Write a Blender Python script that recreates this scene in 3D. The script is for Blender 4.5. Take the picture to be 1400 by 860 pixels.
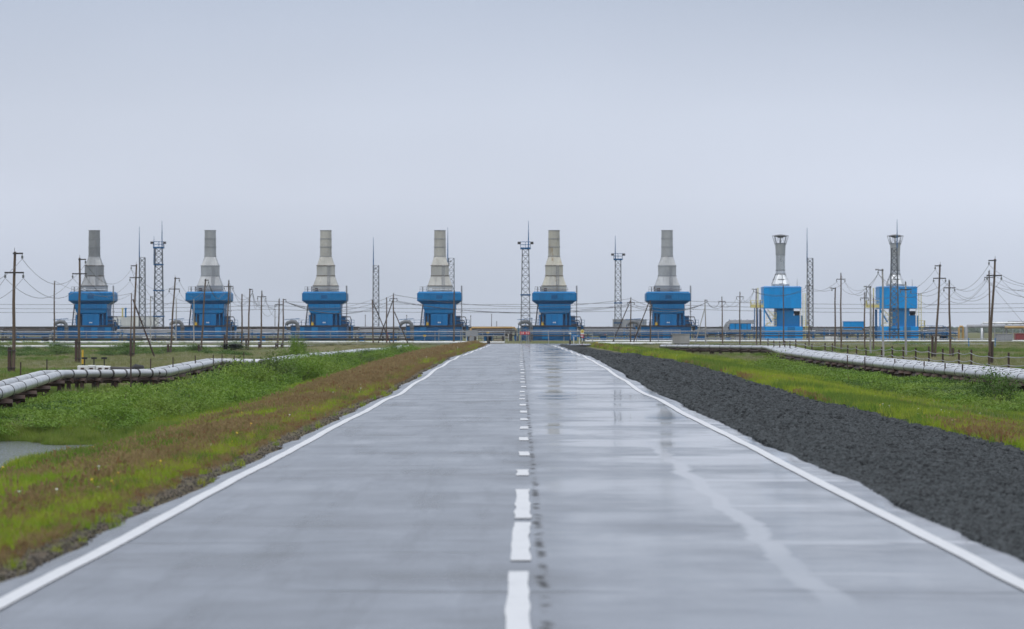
import bpy, math, random
import numpy as np
from mathutils import Vector
rnd = random.Random(7); rng = np.random.default_rng(11)
S = bpy.context.scene
for o in list(bpy.data.objects): bpy.data.objects.remove(o)
COL = S.collection
# ------------------------------------------------------------------ camera, sky, sun, exposure
F = 5800.0; CAMH = 1.81; VX, VY = 712.0, 450.0           # focal length in photo pixels, eye height, vanishing point
cam = bpy.data.cameras.new('camera'); co = bpy.data.objects.new('camera', cam); COL.objects.link(co)
co.location = (0, 0, CAMH); co.rotation_euler = (math.pi/2, 0, 0)
cam.sensor_width = 36; cam.lens = F/1400*36; cam.shift_x = -(VX-700)/1400; cam.shift_y = (VY-430)/1400
cam.clip_start = 0.5; cam.clip_end = 20000
cam.dof.use_dof = True; cam.dof.focus_distance = 150; cam.dof.aperture_fstop = 4.0
S.camera = co
SUN_EL, SUN_ROT = 52, 205
W = bpy.data.worlds.new('World'); S.world = W; W.use_nodes = True
def world():
    nt = W.node_tree; N = nt.nodes; L = nt.links; N.clear()
    out = N.new('ShaderNodeOutputWorld'); bg = N.new('ShaderNodeBackground'); bg.inputs[1].default_value = 0.1
    sky = N.new('ShaderNodeTexSky'); sky.sky_type = 'NISHITA'; sky.sun_disc = False
    sky.sun_elevation = math.radians(SUN_EL); sky.sun_rotation = math.radians(SUN_ROT); sky.air_density = 1.0; sky.dust_density = 4
    tc = N.new('ShaderNodeTexCoord'); sp = N.new('ShaderNodeSeparateXYZ'); L.new(tc.outputs['Generated'], sp.inputs[0])
    rp = N.new('ShaderNodeValToRGB'); e = rp.color_ramp.elements         # an overcast sky: pale at the horizon, a grey deck, brighter to the zenith
    e[0].position = 0.0; e[0].color = (5.6, 6.15, 7.2, 1)
    e[1].position = 1.0; e[1].color = (19.5, 20.3, 21.5, 1)
    for p, c in ((0.012, (5.9, 6.45, 7.55, 1)), (0.032, (6.85, 7.4, 8.6, 1)), (0.05, (6.6, 7.2, 8.45, 1)), (0.08, (5.0, 5.65, 6.95, 1)), (0.13, (5.0, 5.65, 6.95, 1)), (0.3, (7.0, 7.6, 8.7, 1))):
        q = e.new(p); q.color = c
    L.new(sp.outputs[2], rp.inputs[0])
    no = N.new('ShaderNodeTexNoise'); no.inputs['Scale'].default_value = 5.0; no.inputs['Detail'].default_value = 3; no.inputs['Roughness'].default_value = .45
    mp = N.new('ShaderNodeMapping'); mp.inputs['Scale'].default_value = (1, 1, 2.2); mp.inputs['Location'].default_value = (0.35, 0, 0.2)
    L.new(tc.outputs['Generated'], mp.inputs[0]); L.new(mp.outputs[0], no.inputs['Vector'])
    mr = N.new('ShaderNodeMapRange'); mr.inputs[1].default_value = .3; mr.inputs[2].default_value = .7; mr.inputs[3].default_value = .93; mr.inputs[4].default_value = 1.09
    L.new(no.outputs[0], mr.inputs[0])
    mu = N.new('ShaderNodeMix'); mu.data_type = 'RGBA'; mu.blend_type = 'MULTIPLY'; mu.inputs[0].default_value = 1
    L.new(rp.outputs[0], mu.inputs[6]); L.new(mr.outputs[0], mu.inputs[7])
    mx = N.new('ShaderNodeMix'); mx.data_type = 'RGBA'; mx.inputs[0].default_value = .93
    L.new(sky.outputs[0], mx.inputs[6]); L.new(mu.outputs[2], mx.inputs[7])
    L.new(mx.outputs[2], bg.inputs[0]); L.new(bg.outputs[0], out.inputs[0])
world()
sl = bpy.data.lights.new('sun', 'SUN'); sl.energy = 0.9; sl.angle = math.radians(25); sl.color = (1, .97, .92)
so = bpy.data.objects.new('sun', sl); COL.objects.link(so)
so.rotation_euler = (math.radians(90-SUN_EL), 0, math.radians(180-SUN_ROT))
so.location = (0, 0, 100)
vs = S.view_settings; vs.view_transform = 'Standard'; vs.look = 'None'; vs.gamma = 1; vs.use_curve_mapping = False; vs.exposure = 0.0
S.render.engine = 'CYCLES'
# ------------------------------------------------------------------ helpers
def lin(*c): return tuple(((v/255)/12.92 if v/255 <= .04045 else ((v/255+.055)/1.055)**2.4) for v in c)
class NT:
    def __init__(s, name):
        s.m = bpy.data.materials.new(name); s.m.use_nodes = True; s.t = s.m.node_tree; s.N = s.t.nodes; s.b = s.N['Principled BSDF']
        s.g = s.N.new('ShaderNodeNewGeometry')
    def link(s, a, b): s.t.links.new(a, b)
    def noise(s, scale, detail=4, rough=.55, stretch=(1,1,1), vec=None, off=(0,0,0)):
        n = s.N.new('ShaderNodeTexNoise'); n.inputs['Scale'].default_value = scale; n.inputs['Detail'].default_value = detail; n.inputs['Roughness'].default_value = rough
        mp = s.N.new('ShaderNodeMapping'); mp.inputs['Scale'].default_value = stretch; mp.inputs['Location'].default_value = off
        s.link(vec or s.g.outputs['Position'], mp.inputs[0]); s.link(mp.outputs[0], n.inputs['Vector']); return n.outputs[0]
    def rng(s, v, a, b, c=0, d=1, smooth=False):
        n = s.N.new('ShaderNodeMapRange'); n.clamp = True
        if smooth: n.interpolation_type = 'SMOOTHSTEP'
        for i, x in enumerate((a, b, c, d)): n.inputs[i+1].default_value = x
        s.link(v, n.inputs[0]); return n.outputs[0]
    def mix(s, f, a, b, mode='MIX'):
        n = s.N.new('ShaderNodeMix'); n.data_type = 'RGBA'; n.blend_type = mode
        for i, x in ((0, f), (6, a), (7, b)):
            if isinstance(x, (tuple, list)): n.inputs[i].default_value = tuple(x)[:3]+(1,)
            elif isinstance(x, (int, float)): n.inputs[i].default_value = x
            else: s.link(x, n.inputs[i])
        return n.outputs[2]
    def math(s, op, a, b=0.0, c=None):
        n = s.N.new('ShaderNodeMath'); n.operation = op
        for i, x in enumerate((a, b, c)):
            if x is None: continue
            if isinstance(x, (int, float)): n.inputs[i].default_value = x
            else: s.link(x, n.inputs[i])
        return n.outputs[0]
    def xyz(s):
        n = s.N.new('ShaderNodeSeparateXYZ'); s.link(s.g.outputs['Position'], n.inputs[0]); return n.outputs
    def objrand(s):
        n = s.N.new('ShaderNodeObjectInfo'); return n.outputs['Random']
    def bump(s, h, strength=.3, dist=.02):
        n = s.N.new('ShaderNodeBump'); n.inputs['Strength'].default_value = strength; n.inputs['Distance'].default_value = dist
        s.link(h, n.inputs['Height']); s.link(n.outputs[0], s.b.inputs['Normal'])
    def col(s, c):
        if isinstance(c, (tuple, list)): s.b.inputs['Base Color'].default_value = tuple(c)[:3]+(1,)
        else: s.link(c, s.b.inputs['Base Color'])
    def rough(s, r):
        if isinstance(r, (int, float)): s.b.inputs['Roughness'].default_value = r
        else: s.link(r, s.b.inputs['Roughness'])
def paint(name, c1, c2, scale=.8, rough=.45, metal=0.0, bump=.0, stretch=(1,1,.35), rust=0.0, rustc=(.10,.045,.02), rnd_amt=.12, rust_lo=.55):
    n = NT(name)
    v = n.noise(scale, 5, .6, stretch)
    c = n.mix(n.rng(v, .32, .68), c1, c2)
    r = n.objrand(); c = n.mix(1.0, c, n.mix(r, (1-rnd_amt,)*3, (1+rnd_amt*.4,)*3), 'MULTIPLY')
    fine = n.noise(scale*14, 3, .7)
    c = n.mix(1.0, c, n.mix(n.rng(fine, .3, .7), (.86,)*3, (1.05,)*3), 'MULTIPLY')
    if rust > 0:
        rv = n.noise(scale*2.3, 6, .7, (1, 1, .22), off=(9, 3, 1)); c = n.mix(n.math('MULTIPLY', n.rng(rv, rust_lo, rust_lo+.18), rust), c, rustc)
    n.col(c); n.b.inputs['Metallic'].default_value = metal; n.b.inputs['Specular IOR Level'].default_value = .22 if 'blue' in name else .4
    n.rough(n.rng(v, .2, .8, rough-.1, rough+.12))
    if bump: n.bump(fine, bump, .02)
    return n.m
class MB:
    def __init__(s): s.v = []; s.f = []
    def add(s, vs, fs):
        k = len(s.v); s.v.extend([tuple(v) for v in vs]); s.f.extend([tuple(i+k for i in f) for f in fs]); return s
    def box(s, x0, x1, y0, y1, z0, z1, bev=0.0):
        if x0 > x1: x0, x1 = x1, x0
        if bev <= 0:
            return s.add([(x0,y0,z0),(x1,y0,z0),(x1,y1,z0),(x0,y1,z0),(x0,y0,z1),(x1,y0,z1),(x1,y1,z1),(x0,y1,z1)],
                     [(0,3,2,1),(4,5,6,7),(0,1,5,4),(1,2,6,5),(2,3,7,6),(3,0,4,7)])
        b = bev; rings = []
        for z, i in ((z0, b), (z0+b, 0), (z1-b, 0), (z1, b)):
            rings.append([(x0+i,y0+b,z),(x0+b,y0+i,z),(x1-b,y0+i,z),(x1-i,y0+b,z),(x1-i,y1-b,z),(x1-b,y1-i,z),(x0+b,y1-i,z),(x0+i,y1-b,z)])
        return s.loft(rings)
    def loft(s, rings, cap0=True, cap1=True):
        n = len(rings[0]); vs = [p for r in rings for p in r]; fs = []
        for k in range(len(rings)-1):
            for i in range(n):
                j = (i+1) % n; fs.append((k*n+i, k*n+j, (k+1)*n+j, (k+1)*n+i))
        if cap0: fs.append(tuple(range(len(vs)+n-1, len(vs)-1, -1))); vs = vs+list(rings[0])
        if cap1: fs.append(tuple(range(len(vs), len(vs)+n))); vs = vs+list(rings[-1])
        return s.add(vs, fs)
    def rect_loft(s, secs, cap0=True, cap1=True):       # secs: (x0,x1,y0,y1,z)
        return s.loft([[(a,c,z),(b,c,z),(b,d,z),(a,d,z)] for a,b,c,d,z in secs], cap0, cap1)
    def cyl(s, p0, p1, r0, r1=None, n=8, caps=True):
        r1 = r0 if r1 is None else r1
        return s.tube([p0, p1], [r0, r1], n, caps)
    def tube(s, pts, r, n=8, caps=True):
        P = [Vector(p) for p in pts]; R = r if isinstance(r, (list, tuple)) else [r]*len(P); rings = []
        up = Vector((0,0,1)); d0 = (P[-1]-P[0]).normalized()
        if abs(d0.z) > .9: up = Vector((0,1,0))
        for i, p in enumerate(P):
            a = P[max(i-1,0)]; b = P[min(i+1,len(P)-1)]; t = (b-a).normalized()
            if abs(t.dot(up)) > .98: u = Vector((1,0,0)) if abs(t.x) < .9 else Vector((0,1,0))
            else: u = up
            x = t.cross(u).normalized(); y = x.cross(t).normalized()
            rings.append([tuple(p+x*(R[i]*math.cos(2*math.pi*k/n))+y*(R[i]*math.sin(2*math.pi*k/n))) for k in range(n)])
        return s.loft(rings, caps, caps)
    def beam(s, p0, p1, w=.1): return s.tube([p0, p1], w*.7, 4)
    def ring(s, c, r, w, h, n=16): # a flat band round a vertical cylinder
        x, y, z = c; return s.loft([[(x+q*math.cos(2*math.pi*k/n), y+q*math.sin(2*math.pi*k/n), zz) for k in range(n)] for q, zz in ((r,z),(r+w,z),(r+w,z+h),(r,z+h))], False, False)
    def build(s, name, mat, parent=None, smooth=False, label=None, kind=None):
        me = bpy.data.meshes.new(name); me.from_pydata(s.v, [], s.f); me.update()
        if smooth: me.polygons.foreach_set('use_smooth', [len(f) == 4 for f in s.f])
        return link_mesh(name, me, mat, parent, label, kind)
def link_mesh(name, me, mat, parent=None, label=None, kind=None):
    o = bpy.data.objects.new(name, me); COL.objects.link(o)
    if mat is not None and not me.materials: me.materials.append(mat)
    if parent is not None: o.parent = parent
    if label: o['label'] = label
    if kind: o['kind'] = kind
    return o
def thing(name, label, cat, loc=(0,0,0), group=None):
    o = bpy.data.objects.new(name, None); COL.objects.link(o); o.location = loc; o.empty_display_size = .3
    o['label'] = label; o['category'] = cat
    if group: o['group'] = group
    return o
def tag(o, label=None, cat=None, group=None, kind=None):
    for k, v in (('label', label), ('category', cat), ('group', group), ('kind', kind)):
        if v: o[k] = v
    return o
def copy_tree(o, parent=None):
    c = o.copy(); COL.objects.link(c); c.parent = parent
    for ch in o.children: copy_tree(ch, c)
    return c
def np_mesh(name, verts, faces_quads=None, faces_tris=None):
    me = bpy.data.meshes.new(name); nv = len(verts)
    q = np.zeros((0,4), int) if faces_quads is None else np.asarray(faces_quads); t = np.zeros((0,3), int) if faces_tris is None else np.asarray(faces_tris)
    me.vertices.add(nv); me.vertices.foreach_set('co', np.asarray(verts, 'f').ravel())
    idx = np.concatenate([q.ravel(), t.ravel()]).astype('i'); me.loops.add(len(idx)); me.loops.foreach_set('vertex_index', idx)
    tot = np.concatenate([np.full(len(q),4), np.full(len(t),3)]).astype('i'); st = np.concatenate([[0], np.cumsum(tot)[:-1]]).astype('i')
    me.polygons.add(len(tot)); me.polygons.foreach_set('loop_start', st); me.polygons.foreach_set('loop_total', tot)
    me.update(calc_edges=True); me.validate(); return me
def grid_mesh(name, X, Y, Zf):
    xx, yy = np.meshgrid(X, Y); zz = Zf(xx, yy); nx, ny = len(X), len(Y)
    v = np.stack([xx, yy, zz], -1).reshape(-1,3); i = np.arange(ny-1)[:,None]*nx+np.arange(nx-1)[None,:]
    q = np.stack([i, i+1, i+nx+1, i+nx], -1).reshape(-1,4); me = np_mesh(name, v, q); me.shade_smooth(); return me
# value noise for terrain and scattering
_tab = np.random.default_rng(3).random((256,256))
def vnoise(x, y, s=1.0):
    x = np.asarray(x, float)*s; y = np.asarray(y, float)*s; xi = np.floor(x).astype(int); yi = np.floor(y).astype(int); fx = x-xi; fy = y-yi
    fx = fx*fx*(3-2*fx); fy = fy*fy*(3-2*fy); g = lambda a, b: _tab[a % 256, b % 256]
    return (g(xi,yi)*(1-fx)+g(xi+1,yi)*fx)*(1-fy)+(g(xi,yi+1)*(1-fx)+g(xi+1,yi+1)*fx)*fy
def sstep(a, b, x): t = np.clip((np.asarray(x, float)-a)/(b-a), 0, 1); return t*t*(3-2*t)
# ------------------------------------------------------------------ terrain
RY = [-60, 90, 120, 152, 192, 240, 300, 360, 430, 480, 525, 900]; RZ = [0, 0, -.01, .06, .24, .27, .20, .15, .07, .0, -.02, -.02]
def road_z(y): return np.interp(y, RY, RZ)+.022*np.sin(np.asarray(y)*.19)*sstep(60, 110, y)*(1-sstep(420, 500, y))+.018*np.sin(np.asarray(y)*.083+1)*sstep(80, 160, y)
FIELD = -1.1; PAD = -.45; ROADEND = 528.0
def ground_z(x, y):
    x = np.asarray(x, float); y = np.asarray(y, float); r = road_z(y)
    n = (vnoise(x, y, .35)-.5)*.22+(vnoise(x+40, y, .09)-.5)*.25; nb = (vnoise(x, y, .8)-.5)*.10
    field = FIELD+n+sstep(690, 760, y)*(PAD-FIELD)
    left = r-.07+(field-r+.07)*sstep(-3.6, -11.6, x)+nb*sstep(-4.2, -6, x)
    right = r-.28+(field-r+.28)*sstep(8.2, 15.5, x)+nb*sstep(8.6, 10, x)
    z = np.where(x < 0, left, right)
    inr = (x > -3.7)*(x < 8.3); z = np.where(inr, np.minimum(z, r-.32), z)
    e = ((np.abs(x+24.4)/14.9)**3+(np.abs(y-97)/26.0)**3)**(1/3.0)+(vnoise(x, y, .45)-.5)*.16   # pond
    z = np.where(x < -7, z-(z+2.0)*(1-sstep(.90, 1.13, e)), z)
    # the crossing road's low bank, and everything beyond it
    k = 1-sstep(6, 16, np.abs(y-533)); k = k*(1-sstep(14, 40, np.abs(x)-4)); far = sstep(527, 529.5, y)
    base = field*far+z*(1-far)
    return np.where(y > 515, base*(1-k)+np.minimum(-.14, r-.12)*k, z)
def dens(X0, X1, step): return np.arange(X0, X1, step)
gx = np.concatenate([-np.geomspace(4000, 125, 14), dens(-120, -30, 3), dens(-30, -3.7, .4), dens(-3.69, 8.3, 1.2), dens(8.31, 30, .4), dens(30, 121, 3), np.geomspace(125, 4000, 14)])
gy = np.concatenate([dens(-60, 20, 6), dens(20, 160, .8), dens(160, 300, 1.6), dens(300, 560, 3), dens(560, 1000, 12), np.geomspace(1010, 7000, 16)])
# ground material
n = NT('tundra ground'); X, Y, Z = n.xyz()
v1 = n.noise(.11, 5, .6, (1, .5, 1)); v2 = n.noise(1.3, 5, .65); v3 = n.noise(9, 3, .7)
c = n.mix(n.rng(v1, .38, .62), (.065, .080, .024), (.135, .115, .058))
c = n.mix(n.rng(v2, .45, .7), c, (.075, .095, .022))
c = n.mix(n.math('MULTIPLY', n.rng(v3, .55, .7), .5), c, (.05, .038, .024))
verge = n.math('MULTIPLY', n.rng(X, -6.0, -4.7, 0, 1, True), n.rng(X, -3.5, -3.4, 1, 0))
c = n.mix(n.math('MULTIPLY', verge, n.rng(v2, .3, .55)), c, (.085, .066, .047))
n.col(c); n.rough(.9); n.b.inputs['Specular IOR Level'].default_value = .15; n.bump(v3, .6, .08); M_ground = n.m
g = link_mesh('ground', grid_mesh('ground', gx, gy, ground_z), M_ground); tag(g, 'flat green and brown tundra ground beside the road', kind='structure')
# pond water
n = NT('pond water'); n.col((.018, .02, .018)); n.rough(.08); n.b.inputs['IOR'].default_value = 1.33
n.bump(n.noise(2.2, 3, .6, (1, 3.2, 1)),   .6, .06); M_water = n.m
m = MB(); m.add([(-60, 60, -1.4), (-8.5, 60, -1.4), (-8.5, 134, -1.4), (-60, 134, -1.4)], [(0,1,2,3)])
tag(m.build('pond', M_water), 'small still pond at the foot of the left road bank', kind='structure')
# ------------------------------------------------------------------ road
n = NT('wet asphalt'); X, Y, Z = n.xyz()
big = n.noise(.16, 4, .55, (1.0, .55, 1)); med = n.noise(.75, 5, .6, (1, .4, 1)); fine = n.noise(38, 3, .7); streak = n.noise(.5, 4, .6, (.5, .8, 1))
c = n.mix(n.rng(big, .3, .7), (.036, .041, .050), (.054, .060, .071)); c = n.mix(n.math('MULTIPLY', n.rng(streak, .45, .68), .55), c, (.028, .030, .034))
c = n.mix(n.rng(fine, .35, .7), n.mix(1.0, c, (.8, .8, .8), 'MULTIPLY'), n.mix(1.0, c, (1.2, 1.2, 1.2), 'MULTIPLY'))
# cracks across the road, patched with bitumen, and the opened seam along the centre line
yw = n.math('ADD', Y, n.math('MULTIPLY', n.math('SUBTRACT', n.noise(.35, 4, .6), .5), 1.6))
yc = n.math('ADD', yw, n.math('MULTIPLY', n.noise(.11, 1, .5, (0, 1, 0)), 22.0))
fr = n.math('ABSOLUTE', n.math('SUBTRACT', n.math('FRACT', n.math('DIVIDE', yc, 7.3)), .5))
crk = n.math('MULTIPLY', n.rng(fr, .004, .026, 1, 0, True), n.rng(n.noise(.35, 3, .6, (1, .3, 1), off=(3, 7, 0)), .46, .66))
sx = n.math('ADD', X, n.math('MULTIPLY', n.math('SUBTRACT', n.noise(.8, 6, .75, (0, 1, 0)), .5), .26))
seam = n.math('MULTIPLY', n.rng(n.math('ABSOLUTE', n.math('SUBTRACT', sx, .16)), .008, .05, 1, 0), n.rng(n.noise(1.1, 6, .75, (1, 1, 1), off=(5, 1, 0)), .46, .58))
halo = n.math('MULTIPLY', n.rng(n.math('ABSOLUTE', n.math('SUBTRACT', sx, .1)), .05, .45, 1, 0), n.rng(n.noise(.16, 3, .6, (1, 1, 1), off=(8, 4, 0)), .42, .6))
dark = n.math('MAXIMUM', n.math('MULTIPLY', crk, .26), n.math('MULTIPLY', seam, .8))
c = n.mix(dark, c, (.011, .011, .012)); c = n.mix(n.math('MULTIPLY', halo, .45), c, (.024, .025, .028))
# standing water: the rut of the right lane, runnels draining to the edge, films in the hollows
wx = n.math('ADD', X, n.math('MULTIPLY', n.math('SUBTRACT', n.noise(.28, 4, .6, (0, 1, 0), off=(1, 2, 0)), .5), .55))
rut = n.math('MULTIPLY', n.rng(n.math('ABSOLUTE', n.math('SUBTRACT', wx, 2.1)), .05, .17, 1, 0, True), n.rng(Y, 62, 80, 1, 0))
yr = n.math('ADD', Y, n.math('MULTIPLY', n.math('SUBTRACT', n.noise(.8, 3, .5, off=(2, 9, 0)), .5), .8))
run = None
for yy, ww, xa, xb in ((36.2, .55, 2.0, 4.2), (51, .5, 2.0, 4.2), (43.5, .3, 1.8, 3.3), (31.5, .35, 2.0, 3.2), (60, .8, 1.4, 4.2), (69, .7, .6, 3.4), (82, 1.2, .8, 4.2)):
    q = n.math('MULTIPLY', n.rng(n.math('ABSOLUTE', n.math('SUBTRACT', yr, yy)), ww*.3, ww, 1, 0, True), n.math('MULTIPLY', n.rng(X, xa-.3, xa+.2), n.rng(X, xb-.4, xb, 1, 0)))
    run = q if run is None else n.math('MAXIMUM', run, q)
film = n.math('MULTIPLY', n.rng(n.noise(.42, 5, .6, (.55, .34, 1), off=(4, 4, 0)), .42, .58, 0, 1, True), n.rng(X, -.1, .5, .2, 1))
film2 = n.math('MULTIPLY', film, n.rng(Y, 30, 70, .35, 1))
wet = n.math('MAXIMUM', n.math('MAXIMUM', rut, run), film2)
lane = n.rng(X, -.4, .6, 1, 0, True)
base_r = n.math('ADD', n.rng(med, .3, .7, .08, .20), n.math('MULTIPLY', lane, .06))
base_r = n.math('ADD', base_r, n.math('MULTIPLY', n.rng(streak, .44, .68), .06))
base_r = n.math('ADD', base_r, n.math('MULTIPLY', n.rng(n.noise(.9, 5, .65, (2.2, .10, 1), off=(6, 0, 0)), .5, .68), n.math('MULTIPLY', lane, .075)))
base_r = n.math('ADD', n.math('MULTIPLY', base_r, n.math('SUBTRACT', 1, wet)), n.math('MULTIPLY', wet, .06))
n.rough(n.math('ADD', base_r, n.math('ADD', n.math('MULTIPLY', dark, .55), n.math('MULTIPLY', halo, .09))))
n.link(n.rng(dark, 0, 1, .5, .12), n.b.inputs['Specular IOR Level'])
n.col(c)
bh = n.math('MULTIPLY', n.math('SUBTRACT', fine, n.math('MULTIPLY', dark, 1.5)), n.math('SUBTRACT', 1, wet)); n.bump(bh, .07, .01); M_asph = n.m
ry = np.concatenate([dens(-20, 60, .5), dens(60, 300, 1.0), dens(300, ROADEND+.1, 2.0)])
ru = np.array([0, .03, .1, .2, .3, .4, .5, .6, .7, .8, .9, .97, 1.0])
le = -3.86+(vnoise(ry, ry*0+3, .55)-.5)*.22+(vnoise(ry, ry*0+9, 2.1)-.5)*.08-sstep(495, 525, ry)*5
re = 4.08+(vnoise(ry, ry*0+5, .16)-.5)*.36+(vnoise(ry, ry*0+13, 1.4)-.5)*.10+sstep(495, 525, ry)*5
xx = le[:,None]+(re-le)[:,None]*ru[None,:]; yy = np.repeat(ry[:,None], len(ru), 1)
zz = road_z(yy)-.012*(np.abs(xx)/4)**2+.012*(vnoise(xx, yy, .35)-.5); zz[:,0] -= .08; zz[:,-1] -= .05
k = len(ru); i = np.arange(len(ry)-1)[:,None]*k+np.arange(k-1)[None,:]
me = np_mesh('road', np.stack([xx,yy,zz],-1).reshape(-1,3), np.stack([i,i+1,i+k+1,i+k],-1).reshape(-1,4)); me.shade_smooth()
road = tag(link_mesh('road', me, M_asph), 'wet grey two lane asphalt road running straight ahead', kind='structure')
m = MB(); m.add([(-60,528.05,-.03),(60,528.05,-.03),(60,537,-.03),(-60,537,-.03)], [(0,1,2,3)])
tag(m.build('crossing_road', M_asph), 'asphalt road crossing at the end of the straight road', kind='structure')
n = NT('road paint'); w = n.noise(5, 5, .7, (1, .5, 1)); w2 = n.noise(.5, 3, .6)
n.col(n.mix(n.math('MULTIPLY', n.rng(w, .5, .72), n.rng(w2, .35, .65, .1, .55)), (.46,.465,.48), (.20,.21,.23))); n.rough(.42); n.bump(w, .15, .004); M_paint = n.m
def surf_z(x, y): return road_z(y)-.012*(np.abs(x)/4)**2+.012*(vnoise(x, y, .35)-.5)
def strip(name, x0, x1, y0, y1, step, up, wob=.0, seed=0):
    y = np.arange(y0, y1+step*.5, step); y[-1] = y1 if len(y) > 1 else y[-1]
    if len(y) < 2: y = np.array([y0, y1])
    cx = np.linspace(0, 1, 3); j0 = (vnoise(y, y*0+seed, 1.1)-.5)*wob; off = (vnoise(y, y*0+seed+50, .06)-.5)*.05
    xx = (x0+j0+off)[:,None]+((x1-x0)-j0+(vnoise(y, y*0+seed+7, 1.3)-.5)*wob)[:,None]*cx[None,:]; yy = np.repeat(y[:,None], 3, 1)
    i = np.arange(len(y)-1)[:,None]*3+np.arange(2)[None,:]
    # follow the road mesh, lifted a few millimetres
    me = np_mesh(name, np.stack([xx,yy,surf_z(xx,yy)+up],-1).reshape(-1,3), np.stack([i,i+1,i+4,i+3],-1).reshape(-1,4))
    return link_mesh(name, me, M_paint, road)
strip('edge_line', -3.52, -3.38, -19, 498, .5, .007, .008, 1); strip('edge_line', 3.47, 3.62, -19, 498, .5, .007, .008, 2)
dl = [(3, 9), (11, 17), (18.2, 24.2), (25.0, 31.6), (33.1, 39.6), (40.4, 47.8), (52.3, 54.6), (60.4, 62.6)]
yq = 68.6
while yq < 500: dl.append((yq, yq+2.1)); yq += 8.0+rnd.uniform(-.4, .4)
for a, b in dl:
    sh = rnd.uniform(-.02, .02)+(.05 if a > 50 else 0)-.03*(a < 32); strip('lane_dash', -.07+sh, .08+sh, a, b, .4, .007, .03, int(a))
# ------------------------------------------------------------------ gravel shoulder
n = NT('crushed stone'); r = n.objrand(); v = n.noise(3, 4, .6); c = n.mix(r, (.006,.0075,.009), (.046,.053,.057)); c = n.mix(n.rng(v, .55, .75, 0, .5), c, (.050,.054,.056))
n.col(c); n.rough(.8); n.b.inputs['Specular IOR Level'].default_value = .25; n.bump(n.noise(60, 2, .6), .3, .01); M_stone = n.m
n = NT('dusty stone'); n.col(n.mix(n.objrand(), (.035,.030,.024), (.11,.095,.075))); n.rough(.9); M_dust = n.m
n = NT('gravel bed'); v = n.noise(17, 4, .75); v2 = n.noise(.5, 4, .6); c = n.mix(n.rng(v, .35, .65), (.009,.011,.0125), (.030,.035,.038)); c = n.mix(n.rng(v2, .4, .7, 0, .5), c, (.018,.021,.023))
n.col(c); n.b.inputs['Specular IOR Level'].default_value = .2; n.rough(.9); n.bump(v, 1.0, .06); M_bed = n.m
yg = np.concatenate([dens(-10, 160, .5), dens(160, 526, 1.5)]); ug = np.linspace(0, 1, 20)
ge = 8.75+(vnoise(yg, yg*0+21, .12)-.5)*.9+(vnoise(yg, yg*0+33, .7)-.5)*.4
def gravel_z(x, y): return road_z(y)-.075+.08*np.exp(-((x-5.3)/.8)**2)*sstep(4.1, 4.7, x)-.26*sstep(4.5, 8.6, x)-.22*sstep(8.2, 9.1, x)+(vnoise(x, y, 1.2)-.5)*.10*sstep(4.1, 4.6, x)+(vnoise(x, y, .25)-.5)*.10*sstep(4.3, 5, x)
xx = 3.9+(ge-3.9)[:,None]*ug[None,:]; yy = np.repeat(yg[:,None], 20, 1); zz = gravel_z(xx, yy); zz[:,-1] -= .25
i = np.arange(len(yg)-1)[:,None]*20+np.arange(19)[None,:]
me = np_mesh('gravel_shoulder', np.stack([xx,yy,zz],-1).reshape(-1,3), np.stack([i,i+1,i+21,i+20],-1).reshape(-1,4)); me.shade_smooth()
tag(link_mesh('gravel_shoulder', me, M_bed), 'dark grey crushed stone shoulder along the right of the road', kind='structure')
# ------------------------------------------------------------------ scattering (uncountable ground cover)
def scatter(name, label, pts, rots, scl, idx, protos):
    pc = bpy.data.collections.new(name+' pieces')
    for k, (me, mat) in enumerate(protos):
        o = bpy.data.objects.new('%s_piece_%d' % (name, k), me); pc.objects.link(o)
        if not me.materials: me.materials.append(mat)
    me = bpy.data.meshes.new(name); me.vertices.add(len(pts)); me.vertices.foreach_set('co', np.asarray(pts, 'f').ravel())
    a = me.attributes.new('rot', 'FLOAT_VECTOR', 'POINT'); a.data.foreach_set('vector', np.asarray(rots, 'f').ravel())
    a = me.attributes.new('scl', 'FLOAT', 'POINT'); a.data.foreach_set('value', np.asarray(scl, 'f'))
    a = me.attributes.new('idx', 'INT', 'POINT'); a.data.foreach_set('value', np.asarray(idx, 'i'))
    o = link_mesh(name, me, None); tag(o, label, kind='stuff')
    t = bpy.data.node_groups.new(name, 'GeometryNodeTree'); t.interface.new_socket('Geometry', in_out='INPUT', socket_type='NodeSocketGeometry'); t.interface.new_socket('Geometry', in_out='OUTPUT', socket_type='NodeSocketGeometry')
    N = t.nodes; gi = N.new('NodeGroupInput'); go = N.new('NodeGroupOutput'); ip = N.new('GeometryNodeInstanceOnPoints'); ci = N.new('GeometryNodeCollectionInfo')
    ci.inputs['Collection'].default_value = pc; ci.inputs['Separate Children'].default_value = True; ci.inputs['Reset Children'].default_value = True
    def attr(nm, ty):
        q = N.new('GeometryNodeInputNamedAttribute'); q.data_type = ty; q.inputs['Name'].default_value = nm; return [s for s in q.outputs if s.enabled and s.name == 'Attribute'][0]
    L = t.links; L.new(gi.outputs[0], ip.inputs['Points']); L.new(ci.outputs[0], ip.inputs['Instance']); ip.inputs['Pick Instance'].default_value = True
    L.new(attr('idx', 'INT'), ip.inputs['Instance Index']); L.new(attr('rot', 'FLOAT_VECTOR'), ip.inputs['Rotation']); L.new(attr('scl', 'FLOAT'), ip.inputs['Scale'])
    L.new(ip.outputs[0], go.inputs[0]); o.modifiers.new('scatter', 'NODES').node_group = t
    return o
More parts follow.
